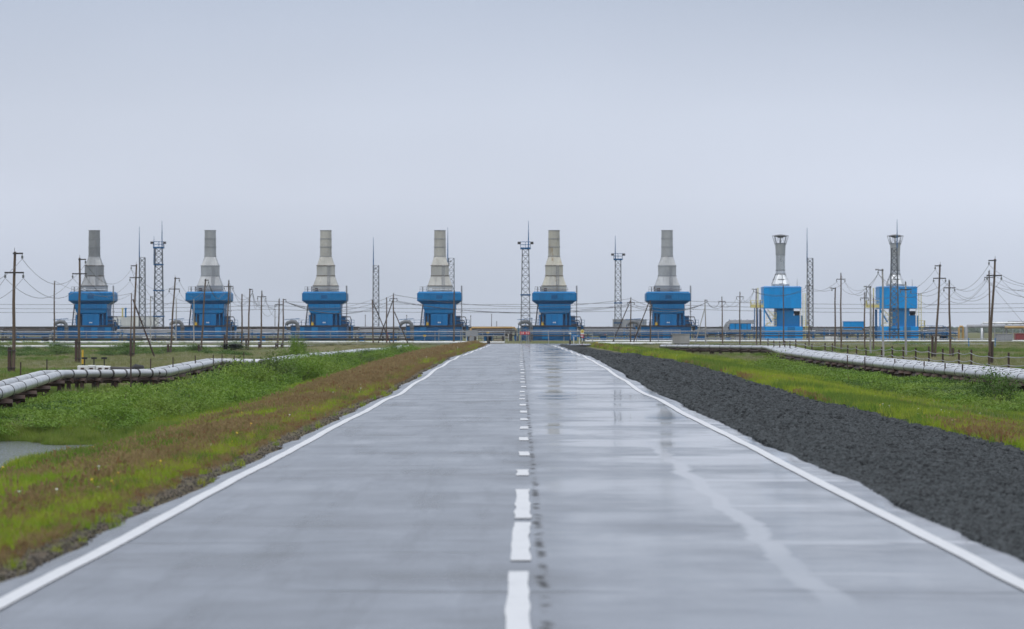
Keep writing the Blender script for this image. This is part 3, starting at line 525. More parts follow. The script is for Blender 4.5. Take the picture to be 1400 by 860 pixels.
# ------------------------------------------------------------------ newer units
def new_unit(px, label, seed):
    u = thing('compressor_unit', label, 'compressor unit', (PX(px, DP), DP, BASEZ), 'bright blue compressor units with capped stacks')
    b = MB().box(-3.4, 3.7, -7, 2, -.2, 2.42).build('base_cabin', M_blue3, u)
    for i in range(5): MB().box(-3.38+i*1.42+.02, -3.38+(i+1)*1.42-.02, -7.07, -7.0, .05, 2.36, .02).build('cabin_panel', M_blue3 if i != 3 else M_blue, b)
    MB().box(-1.1, 2.1, -6.2, 1.5, 2.42, 5.8).build('duct_tower', M_blue, u); MB().box(2.1, 3.75, -6.1, 0, 2.42, 4.45).build('side_cabin', M_blue, u)
    fan = MB(); fan.cyl((2.8,-4.5,4.45), (2.8,-4.5,4.75), .5, .5, 14); fan.cyl((2.8,-4.5,4.75), (2.8,-4.5,5.3), .55, .75, 14); fan.build('fan_drum', M_dark, u)
    box = MB().box(-3.5, 3.5, -6.6, 2.4, 5.76, 9.62).build('filter_house', M_blue3, u)
    MB().rect_loft([(-3.6,3.6,-6.7,2.5,9.62),(-3.6,3.6,-6.7,2.5,9.68),(-3.3,3.3,-6,2,9.9)]).build('roof', M_blue, box)
    for i in range(7): MB().box(-3.48+i*.995+.015, -3.48+(i+1)*.995-.015, -6.66, -6.6, 7.8, 9.58, .015).build('wall_panel', M_blue3, box); MB().box(-3.48+i*.995+.015, -3.48+(i+1)*.995-.015, -6.66, -6.6, 5.8, 7.77, .015).build('wall_panel', M_blue3, box)
    for xx in (-3.4, 3.35): MB().box(xx-.12, xx+.12, -6.5, -6.2, 2.3, 5.76).build('column', M_white if xx > 0 else M_blue3, u)
    MB().beam((-3.4,-6.4,5.6), (-2.0,-6.4,3.2), .2).build('brace', M_blue, u); MB().cyl((-4.1,-6,0), (-4.1,-6,5.6), .22, .22, 8).build('teal_pipe', M_blue2, u)
    # pale yellow walkways and stairs
    w = MB(); w.box(-5.9, -3.5, -6.6, -4, 5.9, 6.05); w.build('platform', M_pyel, u)
    w = MB(); railing(w, [(-5.85,-4,6.05),(-5.85,-6.55,6.05),(-3.55,-6.55,6.05)], 1.2, .5, .04); w.box(-5.85,-3.55,-6.6,-6.56,6.05,6.5); w.build('platform_railing', M_pyel, u)
    w = MB(); w.beam((-5.2,-6.3,0), (-5.2,-6.3,5.9), .14); w.beam((-4.6,-6.3,0), (-4.6,-6.3,5.9), .14); w.build('platform_legs', M_blue2, u)
    w = MB(); w.box(-3.4, -1.15, -6.4, -5, 2.45, 2.55); railing(w, [(-3.4,-6.4,2.5),(-1.15,-6.4,2.5)], 1.0, .5, .035); w.box(-3.0,-1.15,-6.4,-5,3.9,4.0); railing(w, [(-3.0,-6.4,4.0),(-1.15,-6.4,4.0)], 1.0, .5, .035)
    w.beam((-3.3,-6.2,2.5), (-1.4,-6.2,4.0), .1); w.beam((-1.3,-6.2,4.0), (-2.8,-6.2,5.6), .1)
    for i in range(7): f = i/6; w.box(-3.3+1.9*f-.14, -3.3+1.9*f+.14, -6.4, -5.7, 2.5+1.5*f, 2.54+1.5*f)
    w.build('stair', M_pyel, u)
    w = MB(); w.box(3.8, 5.0, -6, -4, 2.3, 2.42); railing(w, [(3.8,-6,2.42),(5.0,-6,2.42),(5.0,-4,2.42)], 1.1, .45, .035); w.cyl((4.3,-6,0),(4.3,-6,8.6),.06); w.cyl((3.8,-6.2,2.4),(3.8,-6.2,8.6),.05); w.cyl((4.6,-6,0),(4.6,-6,2.4),.05)
    for i in range(16): w.cyl((3.8,-6.2,2.8+i*.38),(4.3,-6,2.8+i*.38),.03,.03,4)
    w.build('right_walkway', M_pyel, u)
    MB().cyl((3.0,-2,9.7), (3.0,-2,11.3), .05, .03, 6).build('lightning_rod', M_grey, u); MB().cyl((-4.5,-5,5.9), (-4.5,-5,9.6), .1, .1, 6).build('lamp_mast', M_pyel, u)
    # stack: cone, cylinder, flare, rain cap
    n_ = 16; cone = MB()
    R0 = [(1.62/max(abs(math.cos(a)),abs(math.sin(a)))*math.cos(a), 1.62/max(abs(math.cos(a)),abs(math.sin(a)))*math.sin(a), 9.9) for a in [2*math.pi*(i+.5)/n_ for i in range(n_)]]
    R1 = [(x, y, 10.35) for x, y, z in R0]; R2 = [(.95*math.cos(2*math.pi*(i+.5)/n_), .95*math.sin(2*math.pi*(i+.5)/n_), 12.2) for i in range(n_)]; R3 = [(.86*math.cos(2*math.pi*(i+.5)/n_), .86*math.sin(2*math.pi*(i+.5)/n_), 12.95) for i in range(n_)]
    cone.loft([R0,R1,R2,R3]); cone.build('stack_cone', M_shiny, u)
    fr = MB()
    for z, r in ((10.35,1.66),(11.2,1.42),(12.2,.98),(12.9,.88)): fr.ring((0,0,z), r*.98, .06, .09, 16)
    for i in range(8): a = math.pi*i/4+.2; fr.beam((1.7*math.cos(a),1.7*math.sin(a),10.35), (.98*math.cos(a),.98*math.sin(a),12.2), .05)
    fr.build('cone_frame', M_dark, u)
    MB().cyl((0,0,12.95), (0,0,15.8), .86, .86, 22).build('stack_pipe', M_shiny, u, True); MB().cyl((0,0,15.84), (0,0,18.0), .88, .99, 22).build('stack_flare', M_steel, u, True)
    fr = MB(); fr.ring((0,0,15.76), .86, .06, .1, 22); fr.ring((0,0,17.95), .98, .08, .12, 22)
    for i in range(8): a = math.pi*i/4; fr.cyl((1.0*math.cos(a),1.0*math.sin(a),17.7), (1.5*math.cos(a),1.5*math.sin(a),19.4), .05, .05, 5); fr.cyl((1.0*math.cos(a),1.0*math.sin(a),18.0), (1.25*math.cos(a+.4),1.25*math.sin(a+.4),19.4), .03, .03, 5)
    fr.ring((0,0,19.35), 1.48, .07, .1, 22); fr.cyl((0,0,17.9),(0,0,19.1),.04,.04,5); fr.build('cap_struts', M_grey, u)
    MB().loft([[(r*math.cos(2*math.pi*i/20), r*math.sin(2*math.pi*i/20), z) for i in range(20)] for r, z in ((.25,19.0),(1.1,19.3),(1.35,19.42),(.9,19.55),(.1,19.65))]).build('rain_cap', M_dark, u, True)
    m = MB(); m.cyl((-.0,-.9,14.9),(0,-.98,14.9),.13,.13,10); m.build('sampling_port', M_grey, u)
    return u
new_unit(1067, 'bright blue compressor unit left of the tall lattice mast, silver capped stack', 1)
new_unit(1224, 'bright blue compressor unit at the far right, lattice mast in front', 2)
# ------------------------------------------------------------------ lattice masts
def lattice(px, d, ytop, ybot, w0, w1, label, spike=None, spike2=None, platform=False, mid=(), mat=None):
    mat = mat or M_galv; zb = PZ(ybot, d); H = (ybot-ytop)*d/F; a0 = w0*d/F/2; a1 = w1*d/F/2
    t = thing('lattice_mast', label, 'mast', (PX(px, d), d, zb), 'lattice lightning and floodlight masts')
    for sx in (-1, 1):
        for sy in (-1, 1): MB().beam((sx*a1,sy*a1,0), (sx*a0,sy*a0,H), .11).build('leg', mat, t)
    m = MB(); k = int(H/1.15)
    for i in range(k):
        f0, f1 = i/k, (i+1)/k; b0 = a1+(a0-a1)*f0; b1 = a1+(a0-a1)*f1; z0, z1 = H*f0, H*f1; s = 1 if i % 2 else -1
        for sy in (-1, 1):
            for s2 in (-s, s): m.beam((-s2*b0,sy*b0,z0), (s2*b1,sy*b1,z1), .05)
            m.beam((sy*b0,-s*b0,z0), (sy*b1,s*b1,z1), .05)
        for sy in (-1, 1): m.beam((-b1,sy*b1,z1), (b1,sy*b1,z1), .05); m.beam((sy*b1,-b1,z1), (sy*b1,b1,z1), .05)
    m.build('bracing', mat, t, kind='stuff')
    for f in mid: a = a1+(a0-a1)*f; MB().box(-a-.2, a+.2, -a-.2, a+.2, H*f, H*f+.22).build('collar', M_blue2, t)
    if platform:
        p = MB().box(-a0-.35, a0+.35, -a0-.35, a0+.35, H-.1, H+.2); r = MB(); c = [(-a0-.3,-a0-.3,H+.2),(a0+.3,-a0-.3,H+.2),(a0+.3,a0+.3,H+.2),(-a0-.3,a0+.3,H+.2),(-a0-.3,-a0-.3,H+.2)]
        railing(r, c, 1.0, .8, .035); pp = p.build('platform', M_blue2, t); r.build('railing', M_blue2, pp)
        for sx in (-1, 1): MB().box(sx*(a0+.55)-.28, sx*(a0+.55)+.28, -a0-.5, -a0-.1, H+.75, H+1.2).build('floodlight', M_dark, t)
    for sp in (spike, spike2):
        if sp:
            x = (sp[0]-px)*d/F; z0 = (ybot-sp[2])*d/F; z1 = (ybot-sp[1])*d/F
            MB().tube([(x,0,z0-.6),(x,0,z0+(z1-z0)*.45),(x,0,z1)], [.11,.08,.03], 6).build('lightning_rod', M_blue2, t)
            MB().box(min(x,0), max(x,0)+.05, -.05, .05, z0-.4, z0-.28).build('rod_bracket', mat, t)
    return t
lattice(194.5, 830, 352, 468, 7.5, 8.5, 'slim grey lattice mast left of a taller platform mast on the left', (190.5, 310, 354))
lattice(217, 815, 339, 470, 9.5, 13.5, 'tall lattice mast with blue platform right of the leftmost stack', (221.5, 302, 336), (210.5, 323, 358), True, (.28, .55, .82))
lattice(514, 830, 363, 468, 7.5, 8.5, 'slim lattice mast above the crossed timber braces left of the road', (510.5, 324, 365))
lattice(617, 860, 353, 468, 7.5, 8.5, 'slim lattice mast partly hidden behind the stack just left of the road', (612.2, 311, 355))
lattice(718.5, 745, 340, 468, 8.8, 13, 'tall lattice mast standing over the red chevron sign at road end', (722.5, 302, 338), None, True, (.5,))
lattice(845, 830, 355, 464, 7.5, 9, 'lattice mast with small blue platform between two stacks right of road', (841.2, 322, 353), None, True, (.2, .45))
lattice(1107.5, 840, 353, 466, 7.5, 8.5, 'slim lattice mast between the two bright blue units', (1103.4, 311, 355))
lattice(1222.5, 765, 339, 466, 7.5, 12.5, 'lattice mast standing in front of the rightmost blue unit', (1226.5, 300, 339), None, False, (.12,))
# ------------------------------------------------------------------ ground level plant: elbow ducts, manifolds, racks
def elbow(px, label, s=1.0):
    d = 782; t = thing('elbow_duct', label, 'duct', (PX(px, d), d, PZ(466, d)), 'grey elbow ducts beside the units')
    MB().tube([(.6,0,0),(.6,0,2.5),(.45,0,3.1),(.1,0,3.45),(-.6,0,3.55),(-1.3,0,3.3),(-1.6,0,2.9)], [.36,.36,.36,.36,.36,.34,.34], 12).build('duct', M_dgrey, t, True)
    m = MB()
    for z in (.4, 1.3, 2.3): m.ring((.6,0,z), .36, .07, .1, 12)
    m.build('flange', M_dark, t)
    m = MB(); m.beam((-1.7,0,0),(-1.7,0,3.0),.1); m.beam((-.4,0,0),(-.4,0,3.4),.1); m.beam((-1.7,0,1.0),(-.4,0,2.4),.07); m.beam((-.4,0,1.0),(-1.7,0,2.4),.07); m.beam((-1.9,0,3.9),(.9,0,4.1),.08); m.build('support_frame', M_blue2, t)
    return t
for i, px in enumerate(UC):
    elbow(px-42.5 if i != 4 else px-36, ['grey elbow duct left of the leftmost compressor unit', 'grey elbow duct left of the second compressor unit', 'grey elbow duct left of the third compressor unit', 'grey elbow duct left of the unit nearest the road on the left', 'grey elbow duct behind the mast at the road end', 'grey elbow duct left of the sixth compressor unit'][i])
def manifold(x0, x1, seed, label, yel=False):
    q = random.Random(seed); d = 776; X0, X1 = PX(x0, d), PX(x1, d); z0 = PZ(466, d); t = thing('pipe_manifold', label, 'pipework', ((X0+X1)/2, d, z0), 'pipework between the compressor units'); w = (X1-X0)/2
    for k in range(q.randint(4, 5)):
        z = .5+k*.48; a = -w*q.uniform(.7, 1); b = w*q.uniform(.6, 1); y = q.uniform(-1.5, 1.5); mt = q.choice([M_grey, M_dgrey, M_blue2, M_grey, M_clad, M_dark])
        if yel and k == 4: mt = M_ochre
        pts = [(a, y, -.3), (a, y, z-.2), (a+.2, y, z), (b-.2, y, z), (b, y, z-.2), (b, y, -.3)]
        MB().tube(pts, q.uniform(.09, .19), 8).build('pipe', mt, t, True)
    for k in range(q.randint(3, 6)):
        x = q.uniform(-w, w); z = q.uniform(.5, 1.4); v = MB(); v.cyl((x,-1.9,z-.3), (x,-1.9,z+.3), .2, .2, 10); v.cyl((x,-1.9,z+.3), (x,-1.9,z+.75), .05, .05, 6); v.cyl((x,-1.95,z+.75), (x,-1.95,z+.8), .24, .24, 10); v.cyl((x,-1.9,-.3),(x,-1.9,z-.3),.09)
        v.build('valve', q.choice([M_blue, M_blue2, M_dark, M_red if q.random() < .2 else M_grey]), t)
    for k in range(q.randint(4, 7)):
        x = q.uniform(-w, w); h = q.uniform(.9, 2.2); MB().box(x-.07, x+.07, .6, .75, -.4, h).build('riser_post', q.choice([M_white, M_grey, M_blue2]), t)
    for k in range(q.randint(2, 3)):
        x = q.uniform(-w*.9, w*.9); h = q.uniform(.6, 1.3); s_ = q.uniform(.4, .8); b = MB().box(x-s_, x+s_, -3.2, -2.5, -.2, h, .03).build('instrument_cabinet', q.choice([M_white, M_blue, M_grey, M_blue2]), t); MB().box(x-s_-.05, x+s_+.05, -3.25, -2.45, h, h+.06).build('cabinet_roof', M_grey, b)
    m = MB(); a = w*.55; m.cyl((-a,1.8,1.5), (a*.9,1.8,1.5), .6, .6, 14); m.build('vessel', q.choice([M_grey, M_dgrey, M_grey]), t, True)
gaps = [(2, 82, 'pipework at the far left edge of the plant'), (155, 240, 'pipework between the two leftmost compressor units'), (322, 398, 'pipework with yellow line between second and third units'), (480, 556, 'pipework behind the crossed timber braces'), (640, 712, 'pipework behind the road end sign board'), (792, 876, 'pipework right of the road behind the striped marker'), (946, 1030, 'pipework left of the first bright blue unit'), (1102, 1192, 'pipework between the two bright blue units'), (1258, 1316, 'pipework right of the rightmost blue unit')]
for i, (a, b, l) in enumerate(gaps): manifold(a, b, 20+i, l, i in (2, 4))
# continuous pipe rack in front of the units
def rack(px0, px1, d, label, levels, posts, mat_post, zb, name='pipe_rack'):
    X0, X1 = PX(px0, d), PX(px1, d); z0 = PZ(zb, d); t = thing(name, label, 'pipe rack', ((X0+X1)/2, d, z0)); w = (X1-X0)/2; ztop = max((zb-y)*d/F for y, r, m in levels)
    for y, r, m in levels:
        z = (zb-y)*d/F; L = 2*w; k = max(1, int(L/12)); P = MB().cyl((-w,0,z), (w,0,z), r, r, 8).build('pipe', m, t, True); j = MB()
        for i in range(1, k): x = -w+L*i/k; j.cyl((x-.06,0,z), (x+.06,0,z), r*1.18, r*1.18, 8)
        if k > 1: j.build('joint_bands', m, P, kind='stuff')
    k = max(1, int(2*w/posts))
    for i in range(k+1):
        x = -w+2*w*i/k; m = MB(); m.box(x-.07, x+.07, .22, .36, -.8, ztop); m.box(x-.09, x+.09, -.3, .4, ztop-.5, ztop-.38); m.build('post', mat_post, t)
    return t
rack(-25, 700, 812, 'long dark pipe rack running left behind the deck of the plant', [(447.5, .16, M_dark), (449.8, .14, M_rust), (452, .13, M_grey)], 7, M_dark, 466)
rack(724, 1300, 812, 'long dark pipe rack running right behind the deck of the plant', [(447.8, .15, M_dark), (450.2, .14, M_grey), (452.4, .13, M_clad)], 7, M_grey, 466)
rack(-25, 690, 768, 'grey pipe rack in front of the blue decks on the left', [(453.5, .10, M_grey), (456.6, .12, M_blue2), (459.2, .10, M_grey)], 6, M_grey, 466)
rack(722, 1310, 768, 'grey pipe rack in front of the blue decks on the right', [(453, .09, M_grey), (455.6, .12, M_blue2), (459, .12, M_dark)], 6, M_grey, 466)
rack(-30, 565, 748, 'black pipe line low in front of the left units', [(463.6, .19, M_black)], 9, M_dark, 468)
rack(-30, 640, 735, 'upper white insulated pipe running across in front of the left units', [(467.9, .17, M_white)], 8, M_dark, 471)
rack(-30, 470, 600, 'lower white insulated pipe crossing the left field', [(473.6, .15, M_white)], 8, M_rust, 478)
rack(800, 1420, 740, 'white insulated pipe running across in front of the right units', [(466.2, .15, M_white), (463.5, .07, M_grey)], 8, M_grey, 469)
rack(566, 690, 640, 'short low white pipe left of the road end', [(468.2, .13, M_white)], 5, M_dark, 470)
# right end gantries
def gantry(pts, r, mat, d, label, legs):
    t = thing('pipe_gantry', label, 'pipe gantry', (PX(pts[0][0], d), d, PZ(468, d))); L = lambda p: ((p[0]-pts[0][0])*d/F, 0, (468-p[1])*d/F)
    MB().tube([L(p) for p in pts], r, 8).build('pipe', mat, t, True)
    for x, y in legs: a = L((x, y)); MB().box(a[0]-.08, a[0]+.08, .2, .36, -.3, a[2]).build('leg', M_grey, t); MB().box(a[0]-.2, a[0]+.2, -.3, .4, a[2]-.1, a[2]).build('saddle', M_grey, t)
gantry([(1321,470),(1321,447),(1322,446),(1400,446),(1425,446)], .3, M_grey, 770, 'grey gantry pipe at the right edge rising beside a yellow riser', [(1345,446),(1372,446),(1398,446)])
gantry([(1311,470),(1311,448),(1312,446.5),(1315.5,446.5),(1316.5,448),(1316.5,470)], .2, M_ochre, 766, 'yellow arched riser pipe near the right edge', [])
gantry([(1342,470),(1342,443),(1344,441.5),(1400,441.5),(1425,441.5)], .22, M_clad, 790, 'tall grey gantry pipe at the right edge', [(1360,441.5),(1385,441.5)])
gantry([(1374,447.6),(1400,447.6),(1425,447.6)], .22, M_ochre, 764, 'yellow horizontal pipe at the right edge', [(1376,447.6),(1402,447.6)])
gantry([(1376,470),(1376,442),(1378,440.6),(1400,440.6),(1425,440.6)], .2, M_dark, 800, 'dark rusty gantry pipe behind the right edge pipes', [(1395,440.6)])
def skid(px0, px1, y0, y1, d, mat, label, cat='container', legs=True, name='equipment_container', roofm=None, zb=466):
    w = (px1-px0)*d/F/2; t = thing(name, label, cat, (PX((px0+px1)/2, d), d, PZ(zb, d))); a, b = (zb-y1)*d/F, (zb-y0)*d/F
    B = MB().box(-w, w, 0, 2.6, a, b, .04).build('body', mat, t); k = max(2, int(2*w/1.1))
    for i in range(k): MB().box(-w+2*w*i/k+.03, -w+2*w*(i+1)/k-.03, -.05, .0, a+.08, b-.08, .015).build('wall_panel', mat, B)
    MB().box(-w-.08, w+.08, -.1, 2.7, b, b+.1).build('roof', roofm or mat, t)
    if legs:
        for sx in (-1, 1):
            for yy in (.2, 2.3): MB().box(sx*(w-.2)-.1, sx*(w-.2)+.1, yy, yy+.2, -.3, a).build('leg', M_grey, t)
    return t
skid(998, 1027, 442, 453.5, 790, M_blue3, 'bright blue cabin on legs with grey duct frame left of bright unit')
t = thing('duct_frame', 'grey rounded duct frame wrapped over the blue cabin', 'duct', (PX(1012, 786), 786, PZ(466, 786)), None)
for k in range(3): MB().tube([(-4.0+.25*k,-.3*k,0),(-3.4+.25*k,-.3*k,1.6),(-2.6+.2*k,-.3*k,3.3-.2*k),(-1.9,-.3*k,3.75-.22*k),(2.6,-.3*k,3.75-.22*k)], .13, 8).build('pipe', M_grey, t, True)
for k in range(5): MB().box(-2+k*1.1-.06, -2+k*1.1+.06, .4, .52, -.3, 4.0).build('post', M_blue2, t)
skid(1153.5, 1181, 440, 453, 790, M_blue3, 'bright blue cabin between the two bright blue units')
skid(1389, 1425, 456.5, 465, 700, M_maroon, 'dull red cabin at the right edge of the plant', legs=False)
skid(1362, 1384, 457, 466, 720, M_grey, 'low grey cabin left of the red cabin', legs=False)
t = skid(156, 216, 433, 446, 850, M_white, 'low white building behind the masts on the left', 'building', False, 'building', M_grey)
for x, mt in ((171.8, M_blue), (167.5, M_pyel)):
    d = 848; o = thing('roof_vent', 'blue roof vent above the white building' if mt is M_blue else 'cream roof vent beside the blue one above the white building', 'vent', (PX(x, d), d, PZ(434, d))); MB().cyl((0,0,0), (0,0,1.6), .16, .16, 10).build('vent_pipe', mt, o); MB().cyl((0,0,1.6), (0,0,1.9), .24, .24, 10).build('vent_cap', mt, o)
skid(838, 884, 437, 450, 900, M_grey, 'flat grey building behind the mast right of the road', 'building', False, 'building')
d = 838; t = thing('storage_tank', 'long grey horizontal tank behind the right fence', 'tank', (PX(846, d), d, PZ(466, d)))
MB().loft([[(x, r*math.cos(2*math.pi*i/16), 1.95+r*math.sin(2*math.pi*i/16)) for i in range(16)] for x, r in ((-4.2,.05),(-4.0,.5),(-3.7,.7),(3.7,.7),(4.0,.5),(4.2,.05))]).build('shell', M_grey, t, True)
for x in (-2.5, 2.5): MB().box(x-.2, x+.2, -.5, .5, -.4, 1.4).build('saddle', M_conc, t)
# walkway stair right of the rightmost unit
d = 770; t = thing('access_stair', 'blue steel walkway with stair right of the rightmost unit', 'stair', (PX(1285, d), d, PZ(466, d)))
m = MB(); m.box(-3.6, .6, -.4, .4, 1.55, 1.65); railing(m, [(-3.6,-.4,1.65),(.6,-.4,1.65)], 1.1, .8, .035); m.build('walkway', M_blue2, t)
m = MB(); m.beam((.6,-.4,1.6), (3.0,-.4,0), .12); m.beam((.6,.4,1.6), (3.0,.4,0), .12); m.beam((.6,-.4,2.7), (3.0,-.4,1.1), .07)
for i in range(8): f = (i+.5)/8; m.box(.6+2.4*f-.12, .6+2.4*f+.12, -.4, .4, 1.6-1.6*f-.02, 1.6-1.6*f+.02)
m.build('stair_flight', M_blue2, t)
for x in (-3.4, -1.5, .4): MB().box(x-.07, x+.07, -.07, .07, -.4, 1.55).build('leg', M_blue2, t)
# ------------------------------------------------------------------ above-ground pipelines beside the road
def offset_path(P, o):
    out = []
    for i, p in enumerate(P):
        a = P[max(i-1,0)]; b = P[min(i+1,len(P)-1)]; t1 = (p-a) if i else (b-p); t2 = (b-p) if i < len(P)-1 else (p-a)
        t1 = Vector((t1.x,t1.y,0)).normalized(); t2 = Vector((t2.x,t2.y,0)).normalized(); n1 = Vector((-t1.y,t1.x,0)); n2 = Vector((-t2.y,t2.x,0)); m = (n1+n2).normalized(); out.append(p+m*(o/max(.45, m.dot(n1))))
    return out
def round_path(P, rad=1.2, k=4):
    out = [P[0]]
    for i in range(1, len(P)-1):
        a = (P[i-1]-P[i]); b = (P[i+1]-P[i]); r = min(rad, a.length*.4, b.length*.4); A = P[i]+a.normalized()*r; B = P[i]+b.normalized()*r
        for j in range(k+1): t = j/k; out.append(A*(1-t)**2+P[i]*2*t*(1-t)+B*t*t)
    out.append(P[-1]); return out
def proj(p): return (VX+p.x/p.y*F, VY-(p.z-CAMH)/p.y*F)
def clad_pipe(path, rad, parent, origin, minpx, seed, strap_every=5):
    q = random.Random(seed); P = round_path(path); core = MB(); L = [p-origin for p in P]; core.tube([tuple(p) for p in L], rad*.9, 10); core = core.build('pipe', M_dark, parent, True)
    # resample into sections whose ends look about minpx apart from the road
    fine_ = []
    for a, b in zip(P[:-1], P[1:]):
        k = max(1, int((b-a).length/.25)); fine_ += [a+(b-a)*i/k for i in range(k)]
    fine_.append(P[-1]); cur = [fine_[0]]; pj = proj(fine_[0]); cnt = 0
    for p in fine_[1:]:
        cur.append(p); w = proj(p)
        if math.hypot(w[0]-pj[0], w[1]-pj[1]) >= minpx and (p-cur[0]).length > .5 or p is fine_[-1]:
            pts = [cur[0]]
            for c_ in cur[1:-1]:
                if len(pts) == 1 or (c_-pts[-1]).length > .6: pts.append(c_)
            pts.append(cur[-1]); d_ = (pts[-1]-pts[-2]).normalized(); n_ = len(pts); r1 = rad*q.uniform(.985, 1.02)
            MB().tube([tuple(c_-origin) for c_ in pts], [r1*(1.0-.045*i/max(1,n_-1)) for i in range(n_)], 14).build('cladding_section', M_clad, core, True)
            e = cur[-1]-origin; MB().cyl(tuple(e-d_*.05), tuple(e+d_*.05), rad*1.045, rad*1.045, 14).build('strap', M_dark if cnt % strap_every else M_black, core); cnt += 1
            cur = [p]; pj = w
    return core
def trestles(path, parent, origin, minpx, half, rad, seed, post=.13):
    q = random.Random(seed); last = None; want = 0
    for a, b in zip(path[:-1], path[1:]):
        L = (b-a).length; t = (b-a).normalized(); nrm = Vector((-t.y,t.x,0)).normalized(); k = int(L/.2)
        for i in range(k):
            p = a+t*(L*i/k); w = proj(p)
            if last and math.hypot(w[0]-last[0], w[1]-last[1]) < want: continue
            last = w; want = minpx*q.uniform(.7, 1.3)
            zt = p.z-rad-.02; e0 = p+nrm*half; e1 = p-nrm*half; gz = float(ground_z(p.x, p.y))-.3
            c0 = Vector((e0.x,e0.y,zt-.1))-origin; c1 = Vector((e1.x,e1.y,zt-.1))-origin; cr = MB().tube([tuple(c0),tuple(c1)], .13, 4).build('crosshead', M_rust, parent)
            for f in (.14, .86):
                r_ = q.choice([post, post, post*1.7]); x = e0+(e1-e0)*f; MB().cyl((x.x-origin.x,x.y-origin.y,gz-origin.z), (x.x-origin.x,x.y-origin.y,zt-.18-origin.z), r_, r_, 8).build('post', M_rust, cr)
def gpt(px, py, z): d = (CAMH-z)*F/(py-VY); return Vector((PX(px, d), d, z))
LP = [gpt(-90, 556, -.3), gpt(2, 537, -.3), gpt(84, 511.5, -.28), gpt(225, 510, -.3), gpt(300, 494, -.3), gpt(372, 495.5, -.35), gpt(425, 486.5, -.35), gpt(470, 483.5, -.4), gpt(500, 479.5, -.4), gpt(540, 477.5, -.4), gpt(558, 473.8, -.35)]
org = Vector((LP[0].x, LP[0].y, FIELD)); t = thing('pipeline', 'twin silver clad pipeline zigzagging on rusty trestles left of the road', 'pipeline', org)
clad_pipe(offset_path(LP, -.0), .205, t, org, 17, 1); clad_pipe(offset_path(LP, .85), .195, t, org, 19, 2)
trestles(offset_path(LP, .40), t, org, 20, .85, .2, 3, .10)
m = MB(); pp = offset_path(LP[2:6], -.0)
for a, b in zip(pp[:-1], pp[1:]): MB().tube([tuple(a-org-Vector((0,0,.30))), tuple(b-org-Vector((0,0,.30)))], .09, 4).build('runner_beam', M_rust, t)
for px, py, h_ in ((22, 516, .55), (59, 508, .5), (174, 517, 1.05), (202, 507, .5), (233, 504, .5), (264, 499, .45), (289, 496, .4), (301, 495, .4), (318, 494, .45), (331, 494, .5)):
    d_ = 2.0*F/(py-VY); x_ = PX(px, d_); MB().cyl(tuple(Vector((x_, d_+1.6, FIELD-.2))-org), tuple(Vector((x_, d_+1.6, -.12+h_))-org), .03, .03, 6).build('marker_rod', M_rust, t)
# short branch with valves behind the left pipeline
vb = gpt(108, 505, -.25); vb.y += 2.0; t = thing('valve_cluster', 'white boxed valves with black handwheels behind the left pipeline', 'valves', (vb.x, vb.y, FIELD))
px_m = vb.y/F
for i, (dx, w, h) in enumerate(((0,14,6.5),(12,10,7),(24,12,6.5),(33,9,6))):
    x = dx*px_m; ww = w*px_m*.5; hh = h*px_m; b = MB().box(x-ww, x+ww, -.3, .3, .72, .72+hh*1.25, .03).build('valve_box', M_white, t); MB().box(x-.09, x+.09, -.36, -.3, .75, .92).build('vent_plate', M_rust, b)
for dx in (2, 15, 29): x = dx*px_m; k = MB(); k.cyl((x,0,.9), (x,0,1.42), .03, .03, 6); k.cyl((x,0,1.36), (x,0,1.46), .15, .15, 12); k.build('handwheel', M_black, t)
MB().tube([(1.2,0,.86),(2.75,0,.82)], .13, 10).build('black_pipe', M_dark, t, True); MB().tube([(2.55,0,.8),(2.75,0,.9),(2.95,0,.88),(3.05,0,.55)], [.17,.23,.24,.22], 10).build('black_elbow', M_black, t, True)
for x in (-.1, .6, 1.2, 2.2): MB().cyl((x,0,-.3), (x,0,.75), .07, .07, 6).build('post', M_rust, t)
# right pipeline: five pipes side by side
RP = [gpt(1470, 519, -.25), gpt(1400, 513.5, -.25), gpt(1250, 500, -.25), gpt(1150, 489.5, -.25), gpt(1088, 481.5, -.2), gpt(1064, 475.0, -.2), gpt(1030, 474.6, -.22), gpt(918, 473.4, -.22)]
org = Vector((RP[0].x, RP[0].y, FIELD)); t = thing('pipeline', 'broad bundle of silver clad pipes on rusty trestles right of the road', 'pipeline', org)
for k in range(5): clad_pipe(offset_path(RP, (k-2)*.66), .2, t, org, 14, 10+k)
trestles(RP, t, org, 13, 1.75, .2, 4, .11)
for a, b in zip(offset_path(RP, 1.25)[:-1], offset_path(RP, 1.25)[1:]): MB().tube([tuple(a-org-Vector((0,0,.40))), tuple(b-org-Vector((0,0,.40)))], .19, 4).build('runner_beam', M_rust, t)
for a, b in zip(offset_path(RP, -1.25)[:-1], offset_path(RP, -1.25)[1:]): MB().tube([tuple(a-org-Vector((0,0,.40))), tuple(b-org-Vector((0,0,.40)))], .19, 4).build('runner_beam', M_rust, t)
q = random.Random(5)
for px in (1205, 1248, 1320, 1345, 1290, 1180):
    p = gpt(px, 450+(px-VX)*.0945, -.25); MB().cyl(tuple(Vector((p.x-1.0,p.y,FIELD-.2))-org), tuple(Vector((p.x-1.0,p.y,.15))-org), .035, .035, 6).build('marker_rod', M_rust, t)
